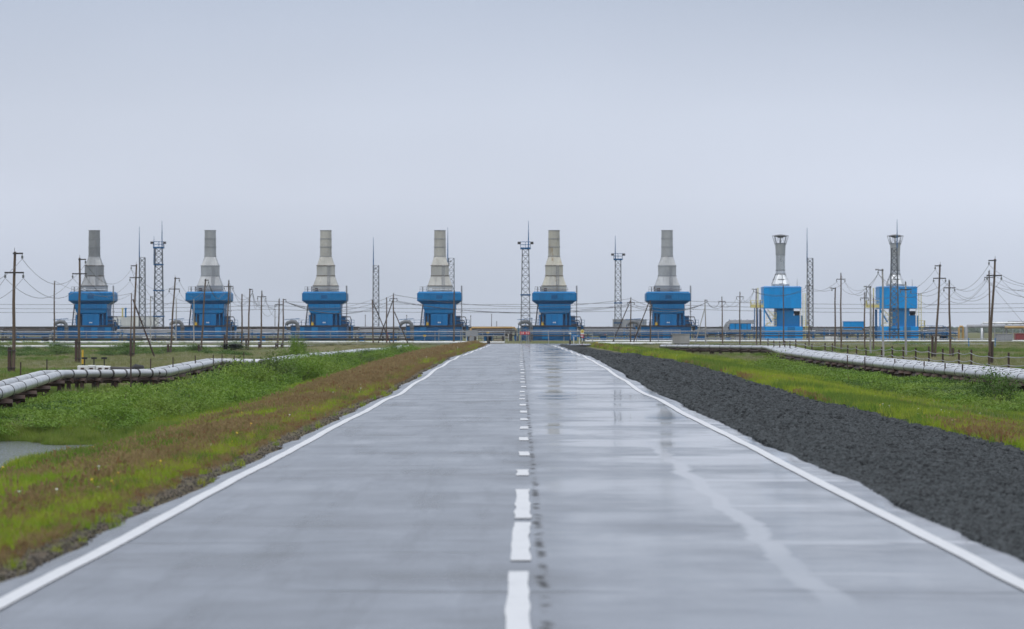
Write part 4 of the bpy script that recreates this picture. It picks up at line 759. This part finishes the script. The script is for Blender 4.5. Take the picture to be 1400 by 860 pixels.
# fence of rusty posts and wire behind the right pipeline
fx = [1050, 1058, 1066, 1073, 1080, 1088, 1101, 1110, 1128, 1138, 1159, 1171, 1184, 1205.5, 1220, 1235, 1252, 1270, 1289, 1311, 1328, 1352, 1379, 1412]
fp = []
for px in fx:
    d = 26.6*F/(px-VX); fp.append(Vector((26.6, d, float(ground_z(26.6, d)))))
t = thing('wire_fence', 'fence of thin rusty posts and sagging wires behind the right pipeline', 'fence', fp[-1])
for p in fp: MB().box(p.x-fp[-1].x-.055, p.x-fp[-1].x+.055, p.y-fp[-1].y-.055, p.y-fp[-1].y+.055, -.3, 1.75+rnd.uniform(-.1,.1)+p.z-fp[-1].z).build('post', M_rust, t)
for hh in (1.5, 1.05):
    w = MB(); pts = []
    for a, b in zip(fp[:-1], fp[1:]):
        for k in range(5): f = k/5; c_ = a+(b-a)*f-fp[-1]; pts.append((c_.x-.07, c_.y, c_.z+hh-.10*4*f*(1-f)))
    w.tube(pts, .022, 5).build('wire', M_grey, t)
# concrete box on legs, and the pipe from it to the road
d = 505; t = thing('concrete_box', 'pale grey concrete box on legs where the right pipeline ends', 'concrete box', (PX(931.5, d), d, FIELD)); a = 11.5*d/F
B = MB().box(-a, a, 0, 2.2, PZ(470, d)-FIELD, PZ(457.5, d)-FIELD, .04).build('body', M_conc, t); MB().box(-a-.06, a+.06, -.06, 2.26, PZ(457.5, d)-FIELD, PZ(456.4, d)-FIELD).build('lid', M_conc, t)
for x in (-.7, -.35, .1, .5, .8): MB().box(x-.09, x+.09, .1, .3, -.3, PZ(470, d)-FIELD).build('leg', M_rust, t)
d = 545; t = thing('low_pipe', 'low white pipe with yellow end beside the road end on the right', 'pipe', (PX(816, d), d, FIELD)); z = PZ(469.6, d)-FIELD; L = (922-816)*d/F
MB().cyl((0,0,z), (L,0,z), .16, .16, 12).build('pipe', M_white, t, True); MB().cyl((-.12,0,z), (.12,0,z), .2, .2, 12).build('end_flange', M_yellow, t)
for x in (.05, 4.2, 4.6, 7.0, 8.4): MB().box(x-.08, x+.08, -.1, .1, -.3, z-.14).build('post', M_rust if x > 1 else M_white, t)
# ------------------------------------------------------------------ power poles
POLES = {}
def pole(key, xt, yt, xb, yb, kind, label, wood=True, strut=None, stub=0, group='power poles', d=None, rad=.10):
    d = d or min(ground_d(yb), 760); z = PZ(yb, d); gz = float(ground_z(PX(xb, d), d)); k = d/F; H = (yb-yt)*k; dx = (xt-xb)*k; o = Vector((PX(xb, d), d, min(z, gz+.1)))
    t = thing('power_pole', label, 'power pole', o, group); H += z-o.z; mt = M_wood if wood else M_conc
    nb = 5; pts = [(dx*i/nb+.03*math.sin(i*1.7+xb), .02*math.sin(i+xb), -.4+(H+.4)*i/nb) for i in range(nb+1)]
    MB().tube(pts, [rad*(1.25-.45*i/nb) for i in range(nb+1)], 9).build('shaft', mt, t, True)
    at = []
    def arm(f, x0, x1, dy=0.0):
        z_ = H*f if f <= 1 else H; xc = dx*f; MB().box(xc+x0, xc+x1, -.15, -.05, z_-.05, z_+.05).build('crossarm', M_dark, t)
    def insul(x, z_):
        i_ = MB(); i_.cyl((x,-.1,z_-.05), (x,-.1,z_-.14), .02, .02, 6); i_.cyl((x,-.1,z_-.14), (x,-.1,z_-.34), .065, .075, 8); i_.build('insulator', M_insul, t); at.append(o+Vector((x, -.1, z_-.36)))
    if kind in ('two', 'twol'):
        s_ = 1 if kind == 'two' else -1; arm(.985, -.1 if s_ > 0 else -.55, .55 if s_ > 0 else .1); insul(dx*.985+s_*.5, H*.985); fa = max(.6, 1-1.35/H); arm(fa, -.62, .62); insul(dx*fa-.58, H*fa); insul(dx*fa+.58, H*fa)
        MB().cyl((dx,0,H-.05), (dx,0,H+.25), .02, .015, 5).build('top_pin', M_dark, t)
    elif kind == 'tee': fa = 1-.75/H; arm(fa, -.6, .6); insul(dx*fa-.55, H*fa); insul(dx*fa+.55, H*fa); insul(dx, H+.2)
    elif kind == 'hook': arm(.985, -.1, .4); insul(dx+.36, H*.985)
    elif kind == 'hookl':
        arm(.985, -.5, .1); insul(dx-.45, H*.985); l_ = MB(); l_.box(dx-.75, dx-.4, -.35, -.05, H*.985-.02, H*.985+.12); l_.build('lamp_head', M_grey, t)
    else: at.append(o+Vector((dx, 0, H)))
    if stub:
        sx = -.24 if stub > 0 else .24; MB().cyl((sx,-.05,-.4), (sx+.02,-.05,abs(stub)), .125, .125, 9).build('steel_stub', M_rust, t)
        b_ = MB()
        for zz in (.4, abs(stub)-.25): b_.box(sx-.14, .16, -.2, .16, zz, zz+.06)
        b_.build('clamp', M_dark, t)
    if strut: # (top px, top py, base px, base py)
        a, b, c_, e = strut; MB().cyl(((a-xb)*k, .1, (yb-b)*k+z-o.z), ((c_-xb)*k, .6, min(-.2, (yb-e)*k+z-o.z)), .07, .09, 8).build('strut', M_rust if wood else mt, t, True)
    POLES[key] = at; return t
pole('l1', 20, 344, 18, 512, 'two', 'tall wooden pole with two crossarms nearest the left edge', stub=1.75)
pole('l2', 74.5, 384, 74, 478, 'plain', 'plain dark pole between the first two crossarm poles on the left', stub=.9)
pole('l3', 109, 352.5, 108, 497, 'two', 'wooden crossarm pole in front of leftmost blue unit, yellow marker at foot', stub=2.0)
pole('l4', 180, 401, 178.5, 480, 'plain', 'slim pole just left of the braced crossarm pole', rad=.08)
pole('l5', 186.3, 361.5, 182, 489, 'twol', 'leaning wooden pole with diagonal strut right of leftmost unit', stub=1.9, strut=(181.5, 409, 212, 474))
pole('l6', 206, 405, 205.5, 474, 'hook', 'short plain pole under the platform mast', False, rad=.09)
pole('l7', 239.5, 379, 232.5, 485, 'two', 'strongly leaning wooden pole left of second blue unit', stub=1.2)
pole('l8', 241, 409, 240.5, 471, 'plain', 'thin grey post beside the second elbow duct', False, d=735, rad=.1)
pole('l9', 265, 409, 265, 472, 'plain', 'thin grey post against the left of the second blue unit', False, d=730, rad=.1)
pole('l10', 281, 381.5, 274.5, 484, 'hook', 'leaning wooden pole in front of the second stack', stub=1.1)
pole('l11', 313, 383.5, 309.5, 481.5, 'tee', 'wooden pole at the right edge of the second blue unit', stub=2.2)
pole('l12', 331, 402, 330.5, 481, 'plain', 'plain dark pole right of the second blue unit', stub=1.0)
pole('l13', 341.5, 394.5, 339, 481, 'hook', 'wooden pole with a top hook between the second and third units', stub=1.7)
pole('l14', 358, 398, 356.5, 480, 'tee', 'wooden pole with a single crossarm between the second and third units', stub=1.2)
pole('l15', 382, 409, 379.5, 479, 'tee', 'left pole of the close pair by the third elbow duct', stub=1.0)
pole('l16', 387.5, 408.5, 387, 478.5, 'hook', 'right pole of the close pair by the third elbow duct', stub=1.0)
pole('m1', 509, 409.5, 510.5, 475.5, 'plain', 'rusty pole at the left of the crossed timbers', strut=(509.5, 412, 537, 463))
pole('m2', 528.5, 406.5, 528.5, 470, 'plain', 'middle rusty pole of the crossed timbers', d=640, strut=(538, 408, 514, 449))
pole('m3', 538, 401.5, 538, 470, 'tee', 'tallest pole at the right of the crossed timbers', d=640, strut=(539, 426, 561, 468))
pole('m4', 621, 397, 620.5, 466.5, 'plain', 'grey pole in front of the unit left of the road', d=700, rad=.13)
pole('r1', 862.5, 407, 862, 475, 'tee', 'rusty pole with long strut right of the road end', strut=(862, 411, 834, 467))
pole('r2', 889, 411, 889.5, 477, 'plain', 'rusty pole with strut before the sixth unit', strut=(887, 414, 862, 462))
pole('r3', 964, 409.5, 965, 470, 'hook', 'grey pole with pale strut right of sixth unit', False, d=720, strut=(964, 420, 950, 469))
pole('r4', 987, 406, 988, 470, 'tee', 'thin pole with one crossarm left of the blue cabin', d=720)
pole('r5', 1011.5, 399.5, 1011.5, 470, 'tee', 'thin pole in front of the blue cabin on legs', d=700)
pole('r6', 1034, 394.5, 1034.5, 470, 'hookl', 'left pole of a pair under the yellow platform of bright unit', d=690)
pole('r7', 1039.5, 410, 1040, 470, 'plain', 'shorter right pole of the pair by the yellow platform', d=690)
pole('r8', 1071, 390, 1071.5, 474, 'plain', 'dark pole in front of the first bright blue unit', stub=-.0)
pole('r9', 1106, 384.5, 1106, 474.5, 'tee', 'dark pole before the slim lattice mast between the bright units')
pole('r10', 1142, 393, 1141.5, 480, 'hookl', 'slim pole with left bracket beside a taller crossarm pole')
pole('r11', 1149.5, 374, 1150, 480, 'tee', 'tall crossarm pole left of the small blue cabin')
pole('r12', 1182, 400, 1182, 479, 'tee', 'leftmost dark pole before the rightmost blue unit')
pole('r13', 1190, 391, 1190.5, 486, 'hookl', 'second pole from left before rightmost unit, pale concrete foot', False)
pole('r14', 1194, 407, 1194, 480, 'plain', 'short dark pole close to the rightmost blue unit')
pole('r15', 1206.5, 367.5, 1207.5, 489, 'hookl', 'tall pole with lamp bracket at left of the rightmost unit', False)
pole('r16', 1238, 386, 1238.5, 488, 'tee', 'pale pole with one crossarm before the rightmost blue unit', False)
pole('r17', 1285.6, 361.5, 1278, 491, 'twol', 'leaning brown crossarm pole right of the rightmost unit', stub=2.3)
pole('r18', 1297.5, 383.5, 1299.5, 489, 'tee', 'slim crossarm pole right of the leaning brown pole', stub=-1.0)
pole('r19', 1352.5, 370.5, 1353, 484, 'tee', 'shorter pole of the crossed pair near the right edge')
pole('r20', 1360.5, 354, 1352, 499, 'twol', 'tall leaning pole of the crossed pair near the right edge', stub=-1.9)
t = thing('marker_post', 'yellow marker tube at the foot of the second crossarm pole', 'marker', (PX(113, 318), 318, FIELD)); MB().cyl((0,0,.3), (0,0,1.35), .075, .075, 10).build('tube', M_yellow, t, True); MB().cyl((0,0,-.3), (0,0,.3), .05, .05, 8).build('foot', M_rust, t)
for px, py in ((1324.5, 470), (1360.5, 472)): d = 640; t = thing('marker_post', 'blue marker post in the field left of the crossed pole pair' if px < 1340 else 'blue marker post behind the crossed pole pair', 'marker', (PX(px, d), d, FIELD)); MB().cyl((0,0,-.2), (0,0,1.5), .07, .07, 8).build('tube', M_blue, t, True); MB().cyl((0,0,1.5), (0,0,1.56), .1, .1, 8).build('cap', M_blue, t)
# wires
def wires(label, spans, r=.016):
    o = spans[0][0]; t = thing('overhead_wire', label, 'wire', o)
    for a, b, sag in spans:
        pts = [tuple(a+(b-a)*(i/12)-Vector((0,0,sag*4*(i/12)*(1-i/12)))-o) for i in range(13)]; MB().tube(pts, r*max(1, (a.y+b.y)/900), 4).build('span', M_wire, t)
def chain(keys, sag, n=3):
    out = []
    for a, b in zip(keys[:-1], keys[1:]):
        A, B = POLES[a], POLES[b]
        for i in range(min(n, max(len(A), len(B)))): out.append((A[min(i, len(A)-1)], B[min(i, len(B)-1)], sag*rnd.uniform(.85, 1.15)))
    return out
POLES['l0'] = [Vector((PX(-120, 225)+k*.5, 225, 6.0-k*.5)) for k in range(3)]
POLES['r21'] = [Vector((PX(1500, 250)+k*.5, 250, 6.0-k*.5)) for k in range(3)]
wires('sagging wires strung along the crossarm poles on the left', chain(['l0', 'l1', 'l3', 'l5', 'l7', 'l10', 'l11', 'l13', 'l14', 'l15'], 1.7))
wires('wires strung between the plain poles on the left', chain(['l2', 'l4', 'l6'], 1.2, 1)+chain(['l12', 'l16', 'm1'], 1.0, 1))
wires('wires crossing above the road end between the rusty poles', chain(['l16', 'm3', 'r1', 'r3'], 1.6, 3), .02)
wires('wires strung between the thin poles right of the road end', chain(['r3', 'r4', 'r5', 'r6', 'r9', 'r11'], .9, 2))
wires('sagging wires strung along the poles at the right edge', chain(['r21', 'r20', 'r17', 'r15', 'r11'], 1.8)+chain(['r21', 'r19', 'r18', 'r16', 'r13', 'r12'], 1.4))
def stay(p, q_, label): wires(label, [(p, q_, 0)], .014)
stay(POLES['r20'][1], Vector((PX(1440, 420), 420, FIELD)), 'straight stay wire running down to the right edge'); stay(POLES['l5'][0], Vector((PX(225, 420), 420, FIELD)), 'straight stay wire of the leaning pole with the strut')
far = [Vector((x, 1000, 8.4)) for x in (-160, -60, 40, 140)]
t_ = []
for dz in (0, -1.0, -1.9):
    for a, b in zip(far[:-1], far[1:]): t_.append((a+Vector((0,0,dz)), b+Vector((0,0,dz)), .8))
wires('far horizontal wires crossing behind the stacks', t_, .018)
# thin far masts on the skyline
for i, (px, yt) in enumerate(((499.5,432),(556,432),(643.5,433),(672,431),(679,441),(376,424),(412,440),(727,436))):
    d = 940; t = thing('thin_post', ['thin skyline post left of the crossed timbers', 'thin skyline post right of the crossed timbers', 'first thin skyline post left of the road end', 'tallest thin skyline post left of the road end', 'shortest thin skyline post left of the road end', 'thin skyline post left of the close pole pair', 'thin skyline post near the third unit', 'thin skyline post beside the road end mast'][i], 'post', (PX(px, d), d, PAD)); h = PZ(yt, d)-PAD
    MB().cyl((0,0,-.2), (0,0,h), .09, .06, 6).build('shaft', M_rust, t); MB().cyl((0,0,h), (0,0,h+.25), .1, .1, 6).build('cap', M_dark, t)
# ------------------------------------------------------------------ signs at the road end
d = 545; k = d/F; t = thing('chevron_sign', 'red sign with white chevrons facing the road end', 'sign', (PX(717.6, d), d, -.05)); zc = PZ(455.4, d)+.05
pl = MB().box(-6.6*k, 6.6*k, -.02, .02, zc-1.9*k, zc+1.9*k).build('plate', M_red, t)
for c_, s_ in ((-4.6,-1), (-2.2,-1), (2.2,1), (4.6,1)):
    m = MB(); h = 1.35*k; w = .85*k; tip = (c_+s_*1.1)*k; bk = (c_-s_*.5)*k
    for sz in (-1, 1):
        P2 = [(tip, zc), (tip-s_*w*1.2, zc), (bk-s_*w*.9, zc+sz*h), (bk+s_*w*.1, zc+sz*h)]; V_ = [(x, -.032, z_) for x, z_ in P2]+[(x, -.022, z_) for x, z_ in P2]
        m.add(V_, [(0,1,2,3),(7,6,5,4),(0,4,5,1),(1,5,6,2),(2,6,7,3),(3,7,4,0)])
    m.build('chevron', M_white, pl)
for x in (-.5, .5): MB().cyl((x,.06,-.3), (x,.06,zc+.1), .04, .04, 8).build('post', M_grey, t)
d = 530; k = d/F; t = thing('road_sign', 'round yellow backed sign above a red and white striped marker', 'sign', (PX(796, d), d, float(ground_z(PX(796, d), d)))); gz = t.location.z
zc = PZ(453.2, d)-gz
MB().cyl((0,-.03,zc), (0,.0,zc), 2.7*k, 2.7*k, 18).build('round_plate', M_pyel, t); MB().cyl((.02,-.05,zc), (.02,-.03,zc), 1.5*k, 1.5*k, 16).build('inner_disc', M_yellow, t)
for i, (mt, z0) in enumerate(((M_white, 456.3), (M_red, 458.0), (M_white, 459.8), (M_red, 461.0))):
    z_ = PZ(z0, d)-gz; MB().box(-2.2*k if i < 3 else -1.2*k, 2.6*k if i != 2 else 1.4*k, -.05, -.02, z_-.8*k, z_+.8*k).build('stripe_board', mt, t)
MB().cyl((0,.04,-.3), (0,.04,zc), .045, .045, 8).build('post', M_white, t); MB().cyl((0,.04,-.3), (0,.04,.35), .055, .055, 8).build('post_foot', M_black, t)
t = thing('road_sign', 'small white sign on a post left of the striped marker', 'sign', (PX(779.3, d), d, float(ground_z(PX(779.3, d), d)))); gz = t.location.z; zc = PZ(455.8, d)-gz
MB().box(-1.7*k, 1.7*k, -.03, 0, zc-.9*k, zc+.9*k).build('plate', M_white, t); MB().cyl((0,.03,-.3), (0,.03,zc+.1), .05, .05, 8).build('post', M_dark, t); MB().cyl((0,.03,.0), (0,.03,.6), .13, .1, 8).build('post_foot', M_black, t)
t = thing('road_sign', 'wide blue direction sign on two white posts right of road', 'sign', (PX(787, d), d, float(ground_z(PX(787, d), d)))); gz = t.location.z; zc = PZ(459, d)-gz
pl = MB().box(-5.6*k, 5.6*k, -.03, 0, zc-1.5*k, zc+1.5*k).build('plate', M_blue, t); MB().box(-4.8*k, 4.2*k, -.042, -.03, zc+.25*k, zc+.6*k).build('text_line', M_white, pl); MB().box(-4.8*k, 2.2*k, -.042, -.03, zc-.75*k, zc-.4*k).build('text_line', M_white, pl)
for x in (-2.6, 5.2): MB().cyl((x*k,.04,-.3), (x*k,.04,zc+1.2*k), .05, .05, 8).build('post', M_white, t)
d = 560; k = d/F; t = thing('notice_board', 'grey notice board seen from behind left of the road end', 'sign', (PX(645, d), d, -.3)); z0 = .3
MB().box(-8.5*k, 8.5*k, -.04, .04, PZ(460, d)+z0, PZ(452, d)+z0).build('board', M_grey, t); MB().box(-3.2*k, 3.2*k, -.2, .1, -.2, PZ(460.6, d)+z0).build('cabinet', M_grey, t)
for x in (-7.4, 7.4): MB().cyl((x*k,.08,-.6), (x*k,.08,PZ(452.5, d)+z0), .05, .05, 8).build('post', M_white, t)
for px, py, dd, l in ((580.5, 459, 740, 'small yellow warning plate below the unit left of the road'), (667, 455, 740, 'small yellow warning plate right of the grey notice board')):
    t = thing('warning_plate', l, 'sign', (PX(px, dd), dd, PAD)); zz = PZ(py, dd)-PAD; MB().box(-.24, .24, -.03, 0, zz-.16, zz+.16).build('plate', M_yellow, t); MB().cyl((0,.03,-.3), (0,.03,zz), .04, .04, 6).build('post', M_grey, t)
d = 528.5; t = thing('drum', 'black drum standing at the left end of the road', 'drum', (PX(668, d), d, float(ground_z(PX(668, d), d)))); m = MB()
m.loft([[(r*math.cos(2*math.pi*i/16), r*math.sin(2*math.pi*i/16), z) for i in range(16)] for r, z in ((.19,-.05),(.2,.1),(.21,.12),(.2,.14),(.2,.28),(.21,.3),(.2,.32),(.2,.44),(.18,.46))]); m.build('body', M_black, t, True); MB().cyl((.08,0,.46), (.08,0,.49), .03, .03, 8).build('bung', M_dark, t)
# guard posts at the crossing road
for i in range(14):
    px = 560+i*20 if i < 6 else 735+(i-6)*11; d = 560; x = PX(px, d); t = thing('guard_post', '%s guard post from the left, white, %s of the straight road' % (['first','second','third','fourth','fifth','sixth','seventh','eighth'][i if i < 6 else i-6], 'left' if i < 6 else 'right'), 'post', (x, d, float(ground_z(x, d))), 'white guard posts along the crossing road')
    MB().cyl((0,0,-.3), (0,0,.75), .06, .05, 8).build('shaft', M_white, t); MB().cyl((0,0,.5), (0,0,.62), .065, .065, 8).build('black_band', M_black, t)
# perimeter rail fence behind the crossing road
d = 640; t = thing('rail_fence', 'grey rail fence with tall posts behind the crossing road', 'fence', (PX(600, d), d, PZ(468, d))); k = d/F
for i in range(12): px = 600+i*30; MB().box((px-600)*k-.05, (px-600)*k+.05, -.05, .05, -.8, 17*k).build('post', M_grey, t)
for y in (451.2, 453.6, 455.8): MB().cyl((0,.07,(468-y)*k), (330*k,.07,(468-y)*k), .035, .035, 6).build('rail', M_grey, t)
# ------------------------------------------------------------------ shrubs
M_leaf = [leaf_mat('willow leaves', (.10,.185,.025), (.155,.25,.035), (.19,.26,.05), .9, .5, .35), leaf_mat('dark willow leaves', (.06,.12,.025), (.09,.155,.032), (.11,.155,.04), .9, .5, .3)]
def shrub_meshes(seed, w, h, nleaf, ls):
    q = np.random.default_rng(seed); tips = []; st = MB()
    for b in range(13):
        a = q.random()*6.283; rr = w*.5*math.sqrt(q.random()); zz = h*q.uniform(.45, 1.0)*(1-.35*(rr/(w*.5))**2); tip = np.array((rr*math.cos(a), rr*math.sin(a), zz)); tips.append(tip)
        st.tube([(tip[0]*.12, tip[1]*.12, -.15), tuple(tip*np.array((.55,.55,.6))), tuple(tip)], [.022,.014,.006], 5)
    tips = np.array(tips); k = q.integers(0, len(tips), nleaf); f = np.clip(q.normal(.92, .18, nleaf), .2, 1.15)[:,None]; c = tips[k]*np.concatenate([f, f, f], 1)+q.normal(0, 1, (nleaf,3))*np.array((w*.11, w*.11, h*.10)); c[:,2] = np.clip(c[:,2], .03, None)
    n_ = q.normal(0, 1, (nleaf,3)); n_[:,2] = np.abs(n_[:,2])+.3; n_ /= np.linalg.norm(n_, axis=1)[:,None]; u = np.cross(n_, q.normal(0, 1, (nleaf,3))); u /= np.linalg.norm(u, axis=1)[:,None]; v = np.cross(n_, u); L = (ls*q.uniform(.6, 1.3, nleaf))[:,None]
    V = np.stack([c-u*L, c+v*L*.38+n_*L*.12, c+u*L, c-v*L*.38+n_*L*.12], 1).reshape(-1,3); i = np.arange(nleaf)*4; fm = np_mesh('foliage', V, np.stack([i,i+1,i+2,i+3], 1))
    sm = bpy.data.meshes.new('stems'); sm.from_pydata(st.v, [], st.f); return fm, sm
protos = []
for i, (w_, h_, nl, mi) in enumerate(((1.9,1.15,3000,0),(2.2,1.0,3000,0),(1.7,1.35,2800,1),(2.2,.72,2600,0),(2.0,.62,2400,0),(2.1,.7,2600,1),(2.3,.42,2200,0),(2.1,.36,2000,0),(2.2,.4,2200,1))):
    fm, sm = shrub_meshes(60+i, w_, h_, nl, .052); fm.materials.append(M_leaf[mi]); sm.materials.append(M_wood); protos.append((fm, sm))
def shrub(x, y, s, k, label, group, sz=1.0):
    o = thing('willow_shrub', label, 'shrub', (x, y, float(ground_z(x, y))-.02), group); o.rotation_euler = (0, 0, rnd.random()*6.28); o.scale = (s, s, s*sz)
    link_mesh('foliage', protos[k][0], None, o); link_mesh('stems', protos[k][1], None, o); return o
spots = []; qq = random.Random(9)
for _ in range(9000):
    y = 123+(qq.random()**1.5)*315; xr = np.interp(y, [123,140,196,269,377,440], [-11.4,-9.7,-10.3,-11.3,-11.5,-11.0]); xl = np.interp(y, [123,150,200,240,300,440], [-15.5,-17.5,-16.5,-15.6,-15.0,-13.0])
    x = qq.uniform(xl, xr)+qq.gauss(0, .3)
    if VX+x/y*F < -40: continue
    s = qq.uniform(.75, 1.15)
    if all((x-a)**2+((y-b)*.55)**2 > (.82*(s+c)*(1+max(0, y-220)/250))**2 for a, b, c in spots): spots.append((x, y, s))
ZL = [(165, 'leafy green shrub in the weeds between the pond and left pipeline'), (210, 'leafy green shrub in thicket where left pipeline runs sideways'), (280, 'leafy green shrub in the thicket hiding the left pipeline'), (999, 'leafy green shrub in the far thicket along left pipeline')]
for x, y, s in spots:
    hz = float(np.interp(x, [-17, -14.5, -13, -11.4, -10], [.30, .38, .62, 1.0, .8]))*float(np.interp(y, [128, 150, 175, 400], [.6, .8, 1.0, 1.0]))
    zl = [l for lim, l in ZL if y < lim][0]; pk = ([0,1,0,1,2] if hz > .75 else [3,4,3,4,5] if hz > .42 else [6,7,6,7,8]); shrub(x, y, s*1.2, qq.choice(pk), zl, 'shrubs'+zl[17:], qq.uniform(.8, 1.15))
spots = []
for _ in range(6000):
    y = 132+(qq.random()**1.3)*190; xl = np.interp(y, [132,170,220,320], [15.2,14.2,14.6,17.5]); x = qq.uniform(xl, 20.5)+qq.gauss(0, .3)
    if VX+x/y*F > 1460: continue
    s = qq.uniform(.7, 1.1)
    if all((x-a)**2+((y-b)*.55)**2 > (1.0*(s+c))**2 for a, b, c in spots): spots.append((x, y, s))
for x, y, s in spots: shrub(x, y, s*1.35, qq.choice([3,4,6,7,8] if x < 17 else [6,7,8,7]), 'low green shrub at the foot of the right pipeline' if x > 18 else 'low green shrub at the foot of the right grass bank', 'shrubs by the right pipeline' if x > 18 else 'shrubs by the right bank', qq.uniform(.7, 1.1))
shrub(16.9, 150, 1.1, 2, 'dark rounded willow shrub at the right edge below the pipeline', None, 1.0)
shrub(PX(403, 330), 330, .8, 1, 'tall thin sapling rising above the thicket by the third unit', None, 2.6); shrub(PX(411, 345), 345, .6, 2, 'shorter thin sapling right of the tall one above the thicket', None, 2.7)
for i in range(26):
    px = qq.choice([qq.uniform(0, 60), qq.uniform(120, 330), qq.uniform(0, 330)]); y = qq.uniform(430, 560); shrub(PX(px, y), y, qq.uniform(1.2, 2.0), qq.choice([5,8,8]), 'low dark shrub out in the field in front of the left pipes', 'low shrubs in the left field', .9)
# ------------------------------------------------------------------ far wood on the horizon
n = NT('far foliage'); n.col(n.mix(n.objrand(), (.035,.055,.03), (.05,.07,.035))); n.rough(.9); M_far = n.m
V = []; Q = []; T = []; q = np.random.default_rng(77)
for i in range(1700):
    y = q.uniform(2600, 3300); x = q.uniform(-.19, .19)*y; h = q.uniform(2.5, 5.2)*(1.0 if x > 0 else .85); w = q.uniform(2.0, 4.5); k0 = len(V)
    for z, r in ((-1.2, .8), (h*.35-1, 1.0), (h*.75-1, .6)):
        for a in range(6): rr = w*r*q.uniform(.7, 1.2); V.append((x+rr*math.cos(a*1.047), y+rr*math.sin(a*1.047), z+q.uniform(-.3, .3)))
    V.append((x, y, h-1))
    for l in range(2):
        for a in range(6): b = (a+1) % 6; Q.append((k0+l*6+a, k0+l*6+b, k0+l*6+6+b, k0+l*6+6+a))
    for a in range(6): T.append((k0+12+a, k0+12+(a+1) % 6, k0+18))
tag(link_mesh('far_wood', np_mesh('far_wood', V, Q, T), M_far), 'low dark wood along the horizon behind the plant', kind='stuff')

# ------------------------------------------------------------------ the damp air
hm = bpy.data.materials.new('haze'); hm.use_nodes = True; N = hm.node_tree.nodes; N.clear(); out = N.new('ShaderNodeOutputMaterial'); pv = N.new('ShaderNodeVolumePrincipled')
pv.inputs['Color'].default_value = (.86, .90, .97, 1); pv.inputs['Density'].default_value = .00005; hm.node_tree.links.new(pv.outputs[0], out.inputs['Volume'])
tag(MB().box(-4100, 4100, -120, 7100, -4, 40).build('haze', hm), 'thin grey damp air over the plain', kind='stuff')
